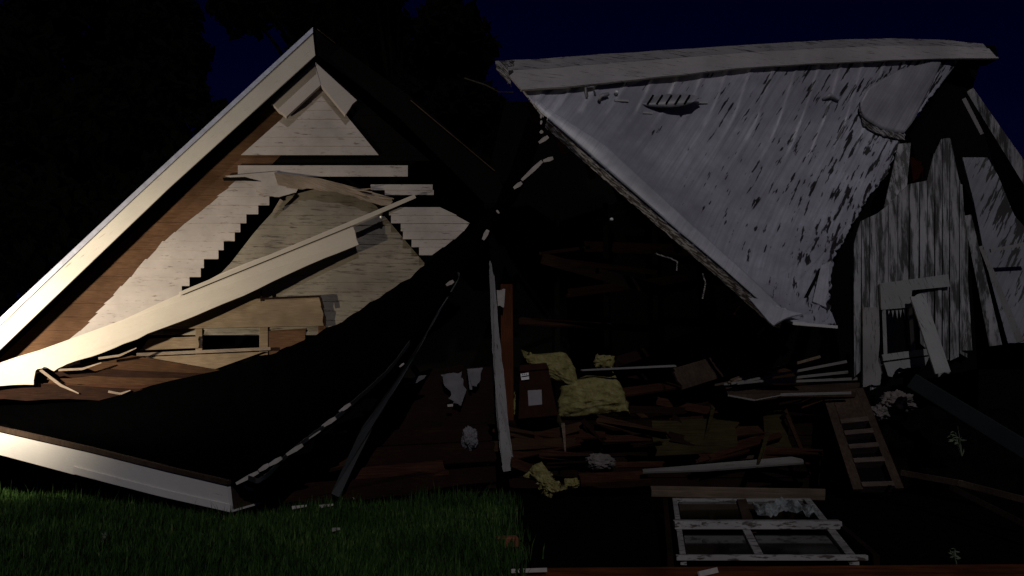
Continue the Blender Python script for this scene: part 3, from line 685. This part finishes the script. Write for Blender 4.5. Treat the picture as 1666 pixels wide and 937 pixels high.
# cable between the roofs
mb = MB(); mb.tube([P(756, 127, 13.6), P(790, 138, 13.2), P(812, 149, 12.8), P(835, 150, 12.6)], .012, 5)
tag(mb.build('loose_cable', M['cable'], None), 'thin dark cable between the gable and the torn corner of the metal roof', 'cable')
for x, y, d, lab in ((995, 357, 13.0, 'tiny white knob added as a bright glint in the black opening under the metal roof'),):
    c_ = P(x, y, d - .6); mb = MB(); mb.tube([c_ + V((0, .05, 0)), c_, c_ - V((0, .02, 0))], [.02, .028, .01], 10); tag(mb.build('glint_knob', M['glint_white'], None, smooth=True), lab, 'glint_knob')  # knob added to make a bright point in the dark
for pts, lab in (([(1066, 412, 12.0), (1090, 420, 12.0), (1102, 425, 12.0), (1101, 440, 12.0)], 'pale torn strip hanging under the middle of the metal roof edge'),
                 ([(1143, 445, 11.9), (1148, 460, 11.9), (1143, 486, 11.9)], 'thin pale strip hanging under the lower part of the metal roof edge')):
    mb = MB()
    for a, b_ in zip(pts[:-1], pts[1:]): mb.bar(P(*a), P(*b_), .018, .008)
    tag(mb.build('hanging_strip', M['lip'], None), lab, 'strip')

# ------------------------------------------------------------------ weathered wall at the right
rw = thing('weathered_wall', 'narrow peeling white board wall with a broken window at the right', 'wall', G(1470, 790))
WD = 12.5
top = [(1388, 400), (1400, 360), (1432, 345), (1440, 340), (1475, 300), (1512, 293), (1526, 226), (1552, 224), (1566, 330), (1572, 420)]
bot = [(1388, 560), (1396, 622), (1440, 630), (1450, 605), (1500, 592), (1530, 588), (1572, 582)]
mb = MB(); x = 1389.0
while x < 1566:
    wdt = random.uniform(12, 19); xm = x + wdt / 2; ty = yat(top, xm); by = yat(bot, xm) + random.uniform(-8, 8); dd = WD + random.uniform(-.012, .012)
    ty0, ty1 = yat(top, x), yat(top, min(x + wdt, 1570))
    segs = [(ty, by)]
    if 1436 < xm < 1482: segs = [(ty, 503), (582, 606)]
    if 1482 <= xm < 1500: segs = [(ty, 462), (590, 600)]
    if 1500 <= xm < 1530: segs = [(ty, by - 70 + 60 * random.random())]
    for k, (a, b_) in enumerate(segs):
        q = [(x + .6, ty0 if k == 0 else a, dd), (x + wdt - .6, ty1 if k == 0 else a, dd), (x + wdt - .6 + random.uniform(-2, 1), b_ + random.uniform(-8, 8) * (b_ != 503), dd), (x + .6, b_ + random.uniform(-5, 5) * (b_ != 503), dd)]
        mb.slab(PX(q), .03)
    x += wdt
mb.build('wall_boards', M['weathered'], rw)
mb = MB(); mb.slab(PX([(1384, 450, WD + .12), (1580, 440, WD + .12), (1590, 600, WD + .12), (1390, 640, WD + .12)]), .03); mb.build('wall_backing', M['black'], rw)
mb = MB(); mb.slab(PX(rag([(1404, 500, WD - .04), (1430, 500, WD - .04), (1432, 626, WD - .04), (1404, 630, WD - .04)], {1, 2}, 6, 3)), .05); mb.build('corner_board', M['gray_post'], rw)
mb = MB(); mb.slab(PX([(1432, 461, WD - .06), (1543, 446, WD - .06), (1546, 466, WD - .06), (1484, 472, WD - .06), (1482, 500, WD - .06), (1434, 504, WD - .06)]), .05); mb.build('window_header', M['weathered2'], rw)
win = MB(); win.bar(P(1438, 503, WD - .05), P(1441, 583, WD - .05), .05, .05).bar(P(1481, 498, WD - .05), P(1486, 578, WD - .05), .05, .05).bar(P(1436, 582, WD - .06), P(1512, 572, WD - .06), .09, .05)
win = win.build('window_frame', M['weathered2'], rw)
mb = MB(); mb.slab(PX([(1440, 506, WD + .0), (1480, 504, WD + .0), (1483, 576, WD + .0), (1442, 578, WD + .0)]), .006); mb.build('window_pane', M['glass'], win)
mb = MB()
for k in range(6):
    x = 1444 + k * 6.3; mb.slab(PX([(x, 502, WD - .03), (x + 5, 501, WD - .03), (x + 3 + random.uniform(-1, 1), 510 + random.uniform(0, 12), WD - .03)]), .01)
mb.build('splintered_edge', M['weathered2'], win)
mb = MB(); mb.slab(PX(rag([(1438, 590, WD - .07), (1512, 580, WD - .07), (1505, 596, WD - .07), (1470, 600, WD - .07), (1445, 612, WD - .07)], {2, 3}, 5, 5)), .03); mb.build('window_sill', M['weathered2'], rw)
mb = MB(); mb.slab(PX([(1462, 234, 12.9), (1482, 232, 12.9), (1472, 343, 12.6), (1437, 345, 12.6)]), .03)
tag(mb.build('tapered_board', M['weathered'], None), 'short tapered peeling board hanging between the metal roof and the white wall', 'board')
mb = MB(); mb.slab(PX(rag([(1481, 256, 13.0), (1500, 262, 13.0), (1508, 288, 13.0), (1486, 296, 13.0)], {0, 1, 2}, 4, 3)), .02)
tag(mb.build('red_rag', M['maroon'], None), 'small dark red rag caught above the white wall', 'rag')
mb = MB(); mb.slab(PX(rag([(1481, 482, 12.3), (1504, 478, 12.3), (1547, 604, 11.9), (1530, 612, 11.9), (1522, 608, 11.9)], {0, 2, 3}, 4, 3)), .035)
tag(mb.build('leaning_plank', M['weathered2'], None, bevel=.004), 'pale gray plank leaning against the white wall below the broken window hole', 'plank')
# dark slope and panels further right
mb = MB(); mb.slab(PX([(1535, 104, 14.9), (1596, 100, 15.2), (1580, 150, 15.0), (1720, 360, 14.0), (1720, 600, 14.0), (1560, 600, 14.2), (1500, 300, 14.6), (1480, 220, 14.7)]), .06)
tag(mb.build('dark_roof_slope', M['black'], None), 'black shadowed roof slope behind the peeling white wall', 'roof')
mb = MB(); mb.sheet(lambda u, v: P(*[a + (b - a) * u for a, b in zip(poly_at([(1566, 256, 13.9), (1585, 330, 13.6), (1605, 430, 13.3), (1640, 558, 13.0)], v), poly_at([(1612, 256, 13.9), (1650, 350, 13.6), (1740, 450, 13.3), (1740, 556, 13.0)], v))]), 20, 20, .02)
tag(mb.build('roof_panel', roof_mat('speckled_panel_paint', (.26, .26, .29), .10), None), 'gray speckled roof panel at the far right edge', 'roof panel')
for a, b_, w_, w2, lab in (((1578, 146, 13.9), (1690, 316, 13.3), .11, .20, 'long pale rake board slanting down at the top right corner'),
                     ((1568, 160, 13.8), (1598, 218, 13.6), .06, .05, 'short gray strip just left of the pale slanting rake board'),
                     ((1560, 300, 12.7), (1574, 570, 12.45), .09, .12, 'gray upright strip along the right edge of the white wall'),
                     ((1574, 350, 12.8), (1620, 562, 12.4), .10, .16, 'weathered slanting board beside the speckled panel, nearest the wall'),
                     ((1596, 400, 12.9), (1660, 556, 12.5), .06, .10, 'weathered slanting board lying on the speckled panel'),
                     ((1612, 408, 12.9), (1700, 390, 12.8), .05, .05, 'thin gray batten across the speckled panel')):
    mb = MB(); mb.bar(P(*a), P(*b_), w_, .04, wd2=w2); tag(mb.build('loose_board', M['weathered'] if w_ > .07 else M['gray_post'], None), lab, 'board')

# ------------------------------------------------------------------ debris in the middle
def lump(name, mat, c, r, seed, amp=.35, freq=2.2, sub=5, flat=None):
    import bmesh
    bm = bmesh.new(); bmesh.ops.create_icosphere(bm, subdivisions=sub, radius=1)
    for v in bm.verts:
        p = v.co.copy(); k = 1 + amp * noise.fractal(p * freq + V((seed, 0, 0)), .62, 2.3, 8)
        v.co = V((p.x * r[0], p.y * r[1], p.z * r[2])) * k
        if flat is not None and v.co.z < -r[2] * flat: v.co.z = -r[2] * flat
    me = bpy.data.meshes.new(name); bm.to_mesh(me); bm.free(); me.materials.append(mat); me.polygons.foreach_set('use_smooth', [True] * len(me.polygons))
    o = bpy.data.objects.new(name, me); COL.objects.link(o); o.location = c; o['_loc'] = tuple(c); return o
gi = 'yellow insulation spilled from the walls'
def batt(quad, th, seed, lab, nu=60, nv=44, bulge=.20, rag_=6):
    def f(u, v):
        a, b, c, d = quad; k = [lerp(lerp(a[i], b[i], u), lerp(d[i], c[i], u), v) for i in range(3)]
        e = V((u * 3 + seed, v * 3, seed)); w_ = .6
        k[0] += rag_ * w_ * noise.fractal(e * 1.0, 1.2, 2.2, 3); k[1] += .8 * rag_ * w_ * noise.fractal(e * 1.0 + V((9, 3, 0)), 1.2, 2.2, 3)
        z = bulge * (math.sin(math.pi * u) * math.sin(math.pi * v)) ** .5 + .035 * noise.fractal(V((e.x * 1.6, e.y * 2.4, 7)), .8, 2.1, 5)
        cu, cv = u - .5, v - .5; rr = 1 - .10 * (abs(2 * cu) * abs(2 * cv)) ** 2; mx_, my_ = sum(q[0] for q in quad) / 4, sum(q[1] for q in quad) / 4
        return P(mx_ + (k[0] - mx_) * rr, my_ + (k[1] - my_) * rr, k[2] - z)
    mb = MB(); mb.sheet(f, nu, nv, th); return tag(mb.build('insulation_batt', M['insul'], None, smooth=True), lab, 'insulation', gi)
batt([(846, 578, 12.35), (922, 570, 12.45), (952, 640, 12.25), (880, 612, 12.3)], .12, 1.3, 'torn upper insulation sheet draped behind the maroon carton')
batt([(912, 616, 12.3), (1006, 608, 12.4), (1028, 672, 12.2), (904, 682, 12.15)], .16, 4.1, 'largest yellow insulation slab, right of the maroon carton', rag_=8)
batt([(968, 576, 12.8), (1002, 578, 12.8), (998, 600, 12.75), (966, 598, 12.75)], .08, 8.1, 'small dim insulation tuft above the big yellow slab', 20, 16, .06, 5)
batt([(836, 636, 12.4), (850, 632, 12.4), (852, 680, 12.3), (834, 676, 12.3)], .06, 9.1, 'narrow insulation scrap between the gray post and the maroon carton', 16, 24, .05, 5)
batt([(856, 766, 11.35), (880, 748, 11.4), (916, 800, 11.1), (892, 802, 11.1)], .09, 6.3, 'folded pale yellow insulation piece lying low at the edge of the grass', 40, 40, .10, 2.5)
batt([(916, 778, 11.35), (962, 776, 11.4), (958, 790, 11.25), (918, 792, 11.25)], .05, 7.3, 'flat dim insulation scrap right of the folded yellow piece', 24, 14, .04, 2)
# carton
bx = thing('carton', 'dark maroon carton with two labels leaning on yellow insulation', 'carton', P(875, 674, 11.95))
mb = MB(); mb.slab(PX([(846, 598, 11.95), (891, 594, 11.95), (908, 676, 11.85), (843, 682, 11.85)]), .28); mb.build('body', M['carton'], bx, bevel=.01)
mb = MB(); mb.slab(PX([(846, 594, 11.97), (889, 590, 11.97), (893, 600, 11.92), (845, 604, 11.92)]), .26); mb.build('lid', M['carton'], bx)
lb = MB(); lb.slab(PX([(846.5, 608, 11.905), (860, 606, 11.905), (861, 617, 11.895), (848.5, 618.5, 11.895)]), .004); lb = lb.build('label', M['sticker'], bx)
mb = MB(); mb.bar(P(848.5, 612.8, 11.895), P(861, 611, 11.893), .012, .004)
for xk in (850.5, 853.5, 856.5): mb.bar(P(xk, 607.8, 11.895), P(xk + .3, 609.3, 11.893), .008, .004)
mb.build('label_print', M['ink'], lb)
mb = MB(); mb.slab(PX([(858.5, 635, 11.89), (881, 634, 11.89), (882, 658, 11.87), (860, 660, 11.87)]), .004); mb.build('label', M['labelgray'], bx)

def board(name, mat, lab, quad, th=.04, edges=(1, 3), amp=3, group=None, cat='board'):
    mb = MB(); mb.slab(PX(rag(quad, set(edges), 5, amp)), th); return tag(mb.build(name, M[mat], None, bevel=.003), lab, cat, group)
board('loose_board', 'gray_board', 'long thin pale strip lying across above the yellow insulation', [(945, 601, 12.1), (1100, 593, 12.2), (1100, 597, 12.2), (945, 604, 12.1)])
board('loose_board', 'stair', 'wide dim plank tilted up right of the insulation', [(1092, 600, 12.3), (1188, 572, 12.9), (1236, 594, 12.9), (1110, 634, 12.2)])
for i, (x0_, y0_, x1_, y1_, lab) in enumerate([(1190, 618, 1258, 594, 'steepest pale lath of the fan of laths'), (1185, 622, 1335, 580, 'long upper lath of the fan of laths'), (1190, 624, 1378, 588, 'second long lath of the fan, under the upper one'),
                                    (1200, 624, 1380, 605, 'middle lath of the fan of laths'), (1178, 625, 1395, 616, 'lowest lath of the fan of laths'), (1165, 626, 1210, 618, 'short lath sticking out left of the fan')]):
    mb = MB(); mb.bar(P(x0_, y0_, 11.7), P(x1_, y1_, 12.6), .028, .02, wd2=.04); tag(mb.build('lath', M['tan'] if i in (0, 1, 5) else M['gray_board'], None), lab, 'lath', 'fan of broken laths')
board('shelf_board', 'stair', 'broad dim board jutting out under the fan of laths', [(1180, 630, 12.1), (1400, 622, 12.6), (1392, 640, 11.8), (1275, 640, 11.7), (1228, 650, 11.6), (1184, 642, 11.6)], .05, (4,), 1)
mb = MB(); mb.bar(P(1184, 643, 11.55), P(1228, 651, 11.55), .02, .02).bar(P(1228, 651, 11.55), P(1270, 643, 11.6), .012, .02).bar(P(1270, 642, 11.6), P(1385, 639, 11.65), .035, .02)
tag(mb.build('edge_strip', M['gray_board'], None), 'pale bent strip along the front of the jutting board', 'strip')
board('loose_board', 'gray_board', 'long pale board lying low before the floor edge, above the fallen window', [(1045, 763, 11.2), (1120, 757, 11.3), (1305, 741, 11.6), (1308, 752, 11.5), (1150, 764, 11.2), (1046, 767, 11.1)], .03, (), 2)
board('loose_board', 'stair', 'thin dim board lying behind the long pale board', [(1130, 748, 11.8), (1230, 740, 11.9), (1250, 744, 11.9), (1135, 753, 11.8)], .03)
board('loose_board', 'brown', 'brown plank lying on the ground left of the long pale board', [(940, 770, 11.3), (1050, 765, 11.4), (1060, 780, 11.2), (945, 786, 11.1)], .05)
gb_ = 'boards heaped between the black roof and the lawn'
for mn, quad, lab in (('dark', [(520, 706, 11.3), (792, 690, 11.8), (800, 716, 11.6), (508, 730, 11.0)], 'dark board farthest back in the heap between the black roof and the lawn'),
                      ('lumber', [(430, 752, 10.4), (562, 722, 10.8), (585, 752, 10.5), (428, 786, 10.1)], 'orange brown board beside the white eave end, brightest of the heap'),
                      ('dark', [(590, 728, 11.0), (804, 718, 11.5), (806, 750, 11.3), (578, 762, 10.7)], 'dark board in the middle of the heap left of the gray post'),
                      ('brown', [(570, 762, 10.6), (720, 748, 11.0), (730, 772, 10.8), (552, 792, 10.3)], 'red brown board behind the foot of the bluish post'),
                      ('dark', [(432, 790, 10.0), (640, 775, 10.5), (806, 758, 11.2), (808, 784, 11.0), (640, 806, 10.3), (434, 822, 9.8)], 'long dark board nearest the lawn, reaching from the eave end to the gray post')):
    board('heap_board', mn, lab, quad, .05, (1, 3, 4), 4, gb_)
board('wall_panel', 'dark', 'dark brown panel propped up behind the bluish post', [(620, 650, 11.9), (700, 600, 12.0), (800, 596, 12.05), (806, 690, 11.9), (640, 706, 11.6)], .05, (0, 3), 5, cat='wall panel')
board('loose_board', 'lumber', 'light brown board end lying on the red brown panel', [(615, 768, 10.7), (664, 757, 10.9), (666, 764, 10.9), (620, 776, 10.7)], .03)
board('torn_cloth', 'cloth', 'pale gray torn sheet hanging behind the bluish post', [(716, 610, 11.8), (752, 604, 11.8), (757, 640, 11.75), (750, 660, 11.7), (736, 658, 11.7), (730, 634, 11.75)], .012, (0, 1, 3, 4, 5), 4, cat='cloth')
board('torn_cloth', 'cloth', 'small pale torn sheet right of the larger gray one', [(760, 600, 11.85), (786, 598, 11.85), (780, 622, 11.8), (764, 634, 11.8)], .012, (1, 2), 4, cat='cloth')
board('torn_cloth', 'cloth', 'narrow pale scrap slanting left of the larger gray sheet', [(655, 628, 11.5), (676, 612, 11.5), (694, 610, 11.5), (690, 616, 11.5), (660, 632, 11.5)], .012, (0, 3), 2, cat='cloth')
mb = MB(); mb.slab(PX([(728, 658, 11.62), (737, 657, 11.62), (737, 661, 11.62), (728, 662, 11.62)]), .01); tag(mb.build('paper_scrap', M['scrap'], None), 'tiny white paper scrap below the large gray sheet', 'paper')
tag(lump('cloth_bundle', M['cloth'], P(764, 714, 11.35), (.10, .08, .13), 2.2), 'gray cloth bundle lying left of the pale splintered post', 'cloth')
tag(lump('rubble_stone', M['stone'], P(975, 752, 11.4), (.19, .14, .10), 3.1, .25), 'round gray lump lying below the yellow insulation', 'stone')
mb = MB(); mb.bar(P(916, 688, 11.9), P(920, 738, 11.7), .05, .03, wd2=.02); tag(mb.build('hanging_splinter', M['tan'], None), 'short pinkish splinter hanging over the floor edge below the insulation', 'splinter')

board('loose_board', 'olive', 'dim brown panel leaning on the floor edge right of the hanging splinter', [(1060, 684, 12.0), (1198, 674, 12.0), (1204, 735, 11.8), (1066, 742, 11.8)], .03, (0, 1, 3), 4)
board('loose_board', 'olive', 'dim olive plywood scrap leaning at the floor edge behind the long pale board', [(1240, 654, 12.0), (1264, 650, 12.0), (1292, 734, 11.85), (1246, 740, 11.85)], .03, (1, 2), 4)
rj = random.Random(21)
def jumble(n, x0, x1, y0, y1, d0, d1, lab, group, mats, lmin, lmax):
    for i in range(n):
        x, y = rj.uniform(x0, x1), rj.uniform(y0, y1); k = (y - y0) / max(1, y1 - y0); d = lerp(d1, d0, k) + rj.uniform(-.1, .1)
        L = rj.uniform(lmin, lmax); a = rj.gauss(0, .28) + (1.2 if rj.random() < .14 else 0); dx, dy = L * math.cos(a), L * math.sin(a) * .7; h = rj.uniform(3, 9)
        q = [(x - dx / 2, y - dy / 2 - h, d), (x + dx / 2, y + dy / 2 - h * rj.uniform(.6, 1), d + rj.uniform(-.35, .35)), (x + dx / 2, y + dy / 2 + h, d - .03), (x - dx / 2, y - dy / 2 + h, d - .03)]
        mb = MB(); mb.slab(PX(rag(q, {1, 3}, 4, 4)), .03); tag(mb.build('broken_board', M[rj.choice(mats)], None), lab, 'board', group)
jumble(26, 850, 1310, 694, 765, 11.5, 12.05, 'dim broken board in the jumble in front of the floor edge', 'broken boards before the floor edge', ['brown', 'dark', 'dark', 'olive', 'lumber', 'brown'], 40, 150)
jumble(16, 1010, 1330, 606, 668, 12.4, 14.5, 'dim broken board lying inside the black room behind the fan of laths', 'broken boards inside the room', ['dark', 'brown', 'dark', 'lumber'], 50, 160)
jumble(18, 580, 800, 600, 700, 11.9, 12.6, 'dim broken board in the dark heap left of the pale gray post', 'broken boards left of the gray post', ['dark', 'brown', 'lumber', 'dark'], 40, 120)
jumble(5, 880, 1150, 400, 570, 13.8, 15.4, 'dim brown timber hanging in the black room under the metal roof', 'timbers hanging in the dark room', ['dark', 'dark'], 120, 260)
# steps leaning on the floor edge
st = thing('wooden_steps', 'narrow brown wooden steps with pale treads leaning at the floor edge', 'steps', P(1430, 795, 11.0))
qa, qb, qc, qd = P(1338, 640, 11.9), P(1404, 630, 11.95), P(1471, 794, 10.9), P(1388, 796, 10.85)
fr = lambda s, t_: qa.lerp(qd, t_).lerp(qb.lerp(qc, t_), s)
nrm = (qb - qa).cross(qd - qa).normalized()
if nrm.dot(CAM - qa) < 0: nrm = -nrm
for s0, s1 in ((0, .2), (.82, 1)):
    mb = MB(); mb.slab([fr(s0, 0), fr(s1, 0), fr(s1, 1), fr(s0, 1)], .05); mb.build('stringer', M['stair'], st, bevel=.004)
mb = MB(); mb.slab([fr(.205, 0), fr(.815, 0), fr(.815, .31), fr(.205, .31)], .04); mb.build('top_board', M['stair'], st)
mb = MB(); mb.slab([fr(.205, .30) - nrm * .12, fr(.815, .30) - nrm * .12, fr(.815, .95) - nrm * .12, fr(.205, .95) - nrm * .12], .03); mb.build('riser_board', M['black'], st)  # black puts the shade between the treads into its colour
for t0 in (.31, .43, .57, .71, .94):
    mb = MB(); mb.slab([fr(.19, t0) + nrm * .02, fr(.83, t0) + nrm * .02, fr(.83, t0 + .045) + nrm * .02, fr(.19, t0 + .045) + nrm * .02], .14); mb.build('tread', M['treadw'], st, bevel=.004)

# fallen window lying on the ground
wn = thing('fallen_window', 'white two-sash window lying flat on the dark ground in front', 'window', G(1250, 860))
wz = .12
TL, TR, BR, BL = G(1097, 806, .22), G(1312, 806, .22), G(1408, 909, .10), G(1106, 909, .10)
ww = lambda s, t_: TL.lerp(BL, t_).lerp(TR.lerp(BR, t_), s)
tm = .60
def rail(s0, t0, s1, t1, wd, z, mat, name, par, th=.05, up=.0):
    a, b_ = ww(s0, t0) + V((0, 0, up)), ww(s1, t1) + V((0, 0, up)); d = (b_ - a).normalized(); q = V((0, 0, 1)).cross(d).normalized()
    mb = MB(); mb.prism([a - q * wd / 2, a + q * wd / 2, b_ + q * wd / 2, b_ - q * wd / 2], V((0, 0, -th))); return mb.build(name, mat, par, bevel=.003)
rail(-.02, 1.0, 1.01, 1.0, .045, 0, M['sash'], 'bottom_rail', wn, .04, .03)
rail(-.02, tm, 1.02, tm, .10, 0, M['sash'], 'meeting_rail', wn, .07, .07)
rail(.0, .02, .02, 1.0, .05, 0, M['sash'], 'stile', wn)
rail(.985, .02, .94, 1.0, .075, 0, M['sash'], 'stile', wn)
rail(.50, .02, .46, tm, .10, 0, M['stair'], 'mullion', wn, .04)
rail(.43, tm, .44, .99, .07, 0, M['sash'], 'mullion', wn, .04)
rail(-.01, .06, .99, .06, .09, 0, M['sash'], 'top_rail', wn)
rail(1.03, .58, 1.06, 1.0, .05, 0, M['dark'], 'jamb', wn, .1, .03)
rail(-.07, .1, -.05, 1.0, .05, 0, M['dark'], 'jamb', wn, .1, .02)
for s0, s1, t0, t1 in ((.03, .45, .08, .57), (.5, .95, .08, .57), (.04, .41, .64, .97), (.47, .91, .64, .97)):
    mb = MB(); mb.prism([ww(s0, t0) - V((0, 0, .025)), ww(s1, t0) - V((0, 0, .025)), ww(s1, t1) - V((0, 0, .025)), ww(s0, t1) - V((0, 0, .025))], V((0, 0, -.005))); mb.build('pane', M['glass'], wn)
hd = P(1060, 792, 9.75), P(1343, 800, 9.85)
mb = MB(); mb.slab(PX([(1058, 790, 9.85), (1343, 795, 9.85), (1343, 804, 9.7), (1060, 798, 9.7)]), .07)
tag(mb.build('tan_board', M['tan'], None, bevel=.004), 'tan board lying across the far end of the fallen window', 'board')
def crump(u, v):
    p = ww(.53 + .40 * u, .30 + .17 * v + .05 * math.sin(u * 9)); return p + V((0, 0, .05 + .09 * abs(noise.fractal(V((u * 5, v * 4, 2)), .8, 2, 4))))
mb = MB(); mb.sheet(crump, 26, 16, .004); tag(mb.build('plastic_sheet', M['plastic'], None), 'crumpled white plastic lying on the upper right pane of the fallen window', 'plastic')

# long boards at the right
mb = MB(); mb.bar(P(1465, 769, 10.6), P(1560, 786, 9.6), .07, .05).bar(P(1560, 786, 9.6), P(1700, 822, 8.5), .07, .05)
tag(mb.build('fallen_rail', M['tan'], None, bevel=.004), 'long pale rail running from the foot of the steps to the right edge', 'rail')
mb = MB(); mb.bar(P(1545, 792, 9.7), P(1700, 870, 7.9), .06, .05)
tag(mb.build('fallen_rail', M['stair'], None, bevel=.004), 'dimmer rail branching below the long pale rail at the right', 'rail')
mb = MB(); mb.bar(P(1482, 618, 11.4), P(1690, 745, 9.6), .20, .12, wd2=.20)
tag(mb.build('teal_beam', M['teal'], None, bevel=.01), 'dark teal beam slanting down to the right edge', 'beam')
tag(lump('rubble_stone', M['stone'], P(1460, 655, 11.9), (.20, .15, .13), 5.5, .4), 'pale gray rubble lump between the steps and the teal beam', 'stone')
tag(lump('rubble_stone', M['stone'], P(1430, 672, 11.8), (.12, .1, .09), 5.9, .4), 'smaller gray rubble lump just right of the top of the steps', 'stone')
tag(lump('rubble_heap', M['soil'], P(1560, 760, 12.2), (1.5, .8, .75), 7.7, .3, 2, 5), 'dark heap of earth and rubble under the teal beam', 'rubble')
# weeds
def weed(lab, c, h, n, seed, mat='weed', ls=.05):
    rnd = random.Random(seed); t = thing('weed', lab, 'weed', c, 'weeds growing at the wreck')
    sm, lf = MB(), MB()
    for i in range(n):
        a = rnd.uniform(0, 6.28); l_ = rnd.uniform(.1, .6) * h; tp = c + V((math.cos(a) * l_, math.sin(a) * l_, h * rnd.uniform(.6, 1)))
        mid = c.lerp(tp, .5) + V((0, 0, .1 * h)); sm.tube([c, mid, tp], [.006, .004, .002], 5)
        for k in range(5):
            p = mid.lerp(tp, k / 4); d = V((rnd.gauss(0, 1), rnd.gauss(0, 1), rnd.gauss(0, .5))).normalized(); q = d.orthogonal().normalized(); s_ = ls * rnd.uniform(.6, 1.2)
            o = len(lf.v); lf.v += [p, p + d * s_ + q * s_ * .35, p + d * s_ * 2, p + d * s_ - q * s_ * .35]; lf.f.append([o, o + 1, o + 2, o + 3])
    sm.build('stem', M[mat], t); lf.build('leaves', M[mat], t)
weed('pale leafy weed growing below the teal beam', P(1565, 742, 10.6), .32, 8, 3, ls=.045)
weed('small weed standing in the dark lawn at the left', G(166, 905), .26, 4, 4, ls=.02)
weed('low weed tuft at the lower right corner', G(1556, 918), .12, 7, 5, ls=.02)
# scraps along the edge of the lawn
for i, (x, y, l_) in enumerate([(475, 826, 24), (520, 824, 22), (560, 813, 16), (590, 807, 18), (628, 803, 12), (695, 800, 10), (722, 798, 8), (752, 795, 10), (200, 796, 26), (540, 862, 10)]):
    a = G(x, y, .13); b_ = G(x + l_, y - l_ * .14, .15); mb = MB(); mb.bar(a, b_, .035, .02, wd2=.02)
    tag(mb.build('wood_scrap', M['scrap'], None), 'thin pale wood scrap lying along the lawn edge in front of the wreck' if i < 8 else ['thin pale scrap lying in the grass under the white eave board', 'lone pale scrap lying out in the grass'][i - 8], 'scrap', 'pale scraps at the lawn edge' if i < 8 else None)
# brick, foreground timber
bc = G(826, 890)
mb = MB(); mb.prism([bc + V((-.1, -.05, .0)), bc + V((.1, -.02, .0)), bc + V((.08, .09, .0)), bc + V((-.12, .06, .0))], V((0, 0, .09))); tag(mb.build('brick', M['brick'], None, bevel=.012), 'orange brick lying at the corner of the lawn', 'brick')
a, b_ = G(838, 924, .05), G(1720, 917, .05)
mb = MB(); mb.prism([a + V((0, -.35, 0)), b_ + V((0, -.35, 0)), b_, a], V((0, 0, -.045))); tag(mb.build('foreground_timber', M['timber'], None, bevel=.006), 'long red brown timber lying across the very bottom right', 'timber')
mb = MB(); mb.bar(G(832, 929, .09), G(890, 927, .09), .03, .02); tag(mb.build('pale_batten', M['scrap'], None), 'short pale batten lying on the left end of the red brown timber', 'batten')
mb = MB(); mb.bar(G(1138, 934, .075), G(1168, 927, .075), .04, .015); tag(mb.build('wood_scrap', M['scrap'], None), 'pale splinter lying on the red brown timber below the fallen window', 'scrap')

for o in list(bpy.data.objects):
    if '_loc' in o: del o['_loc']
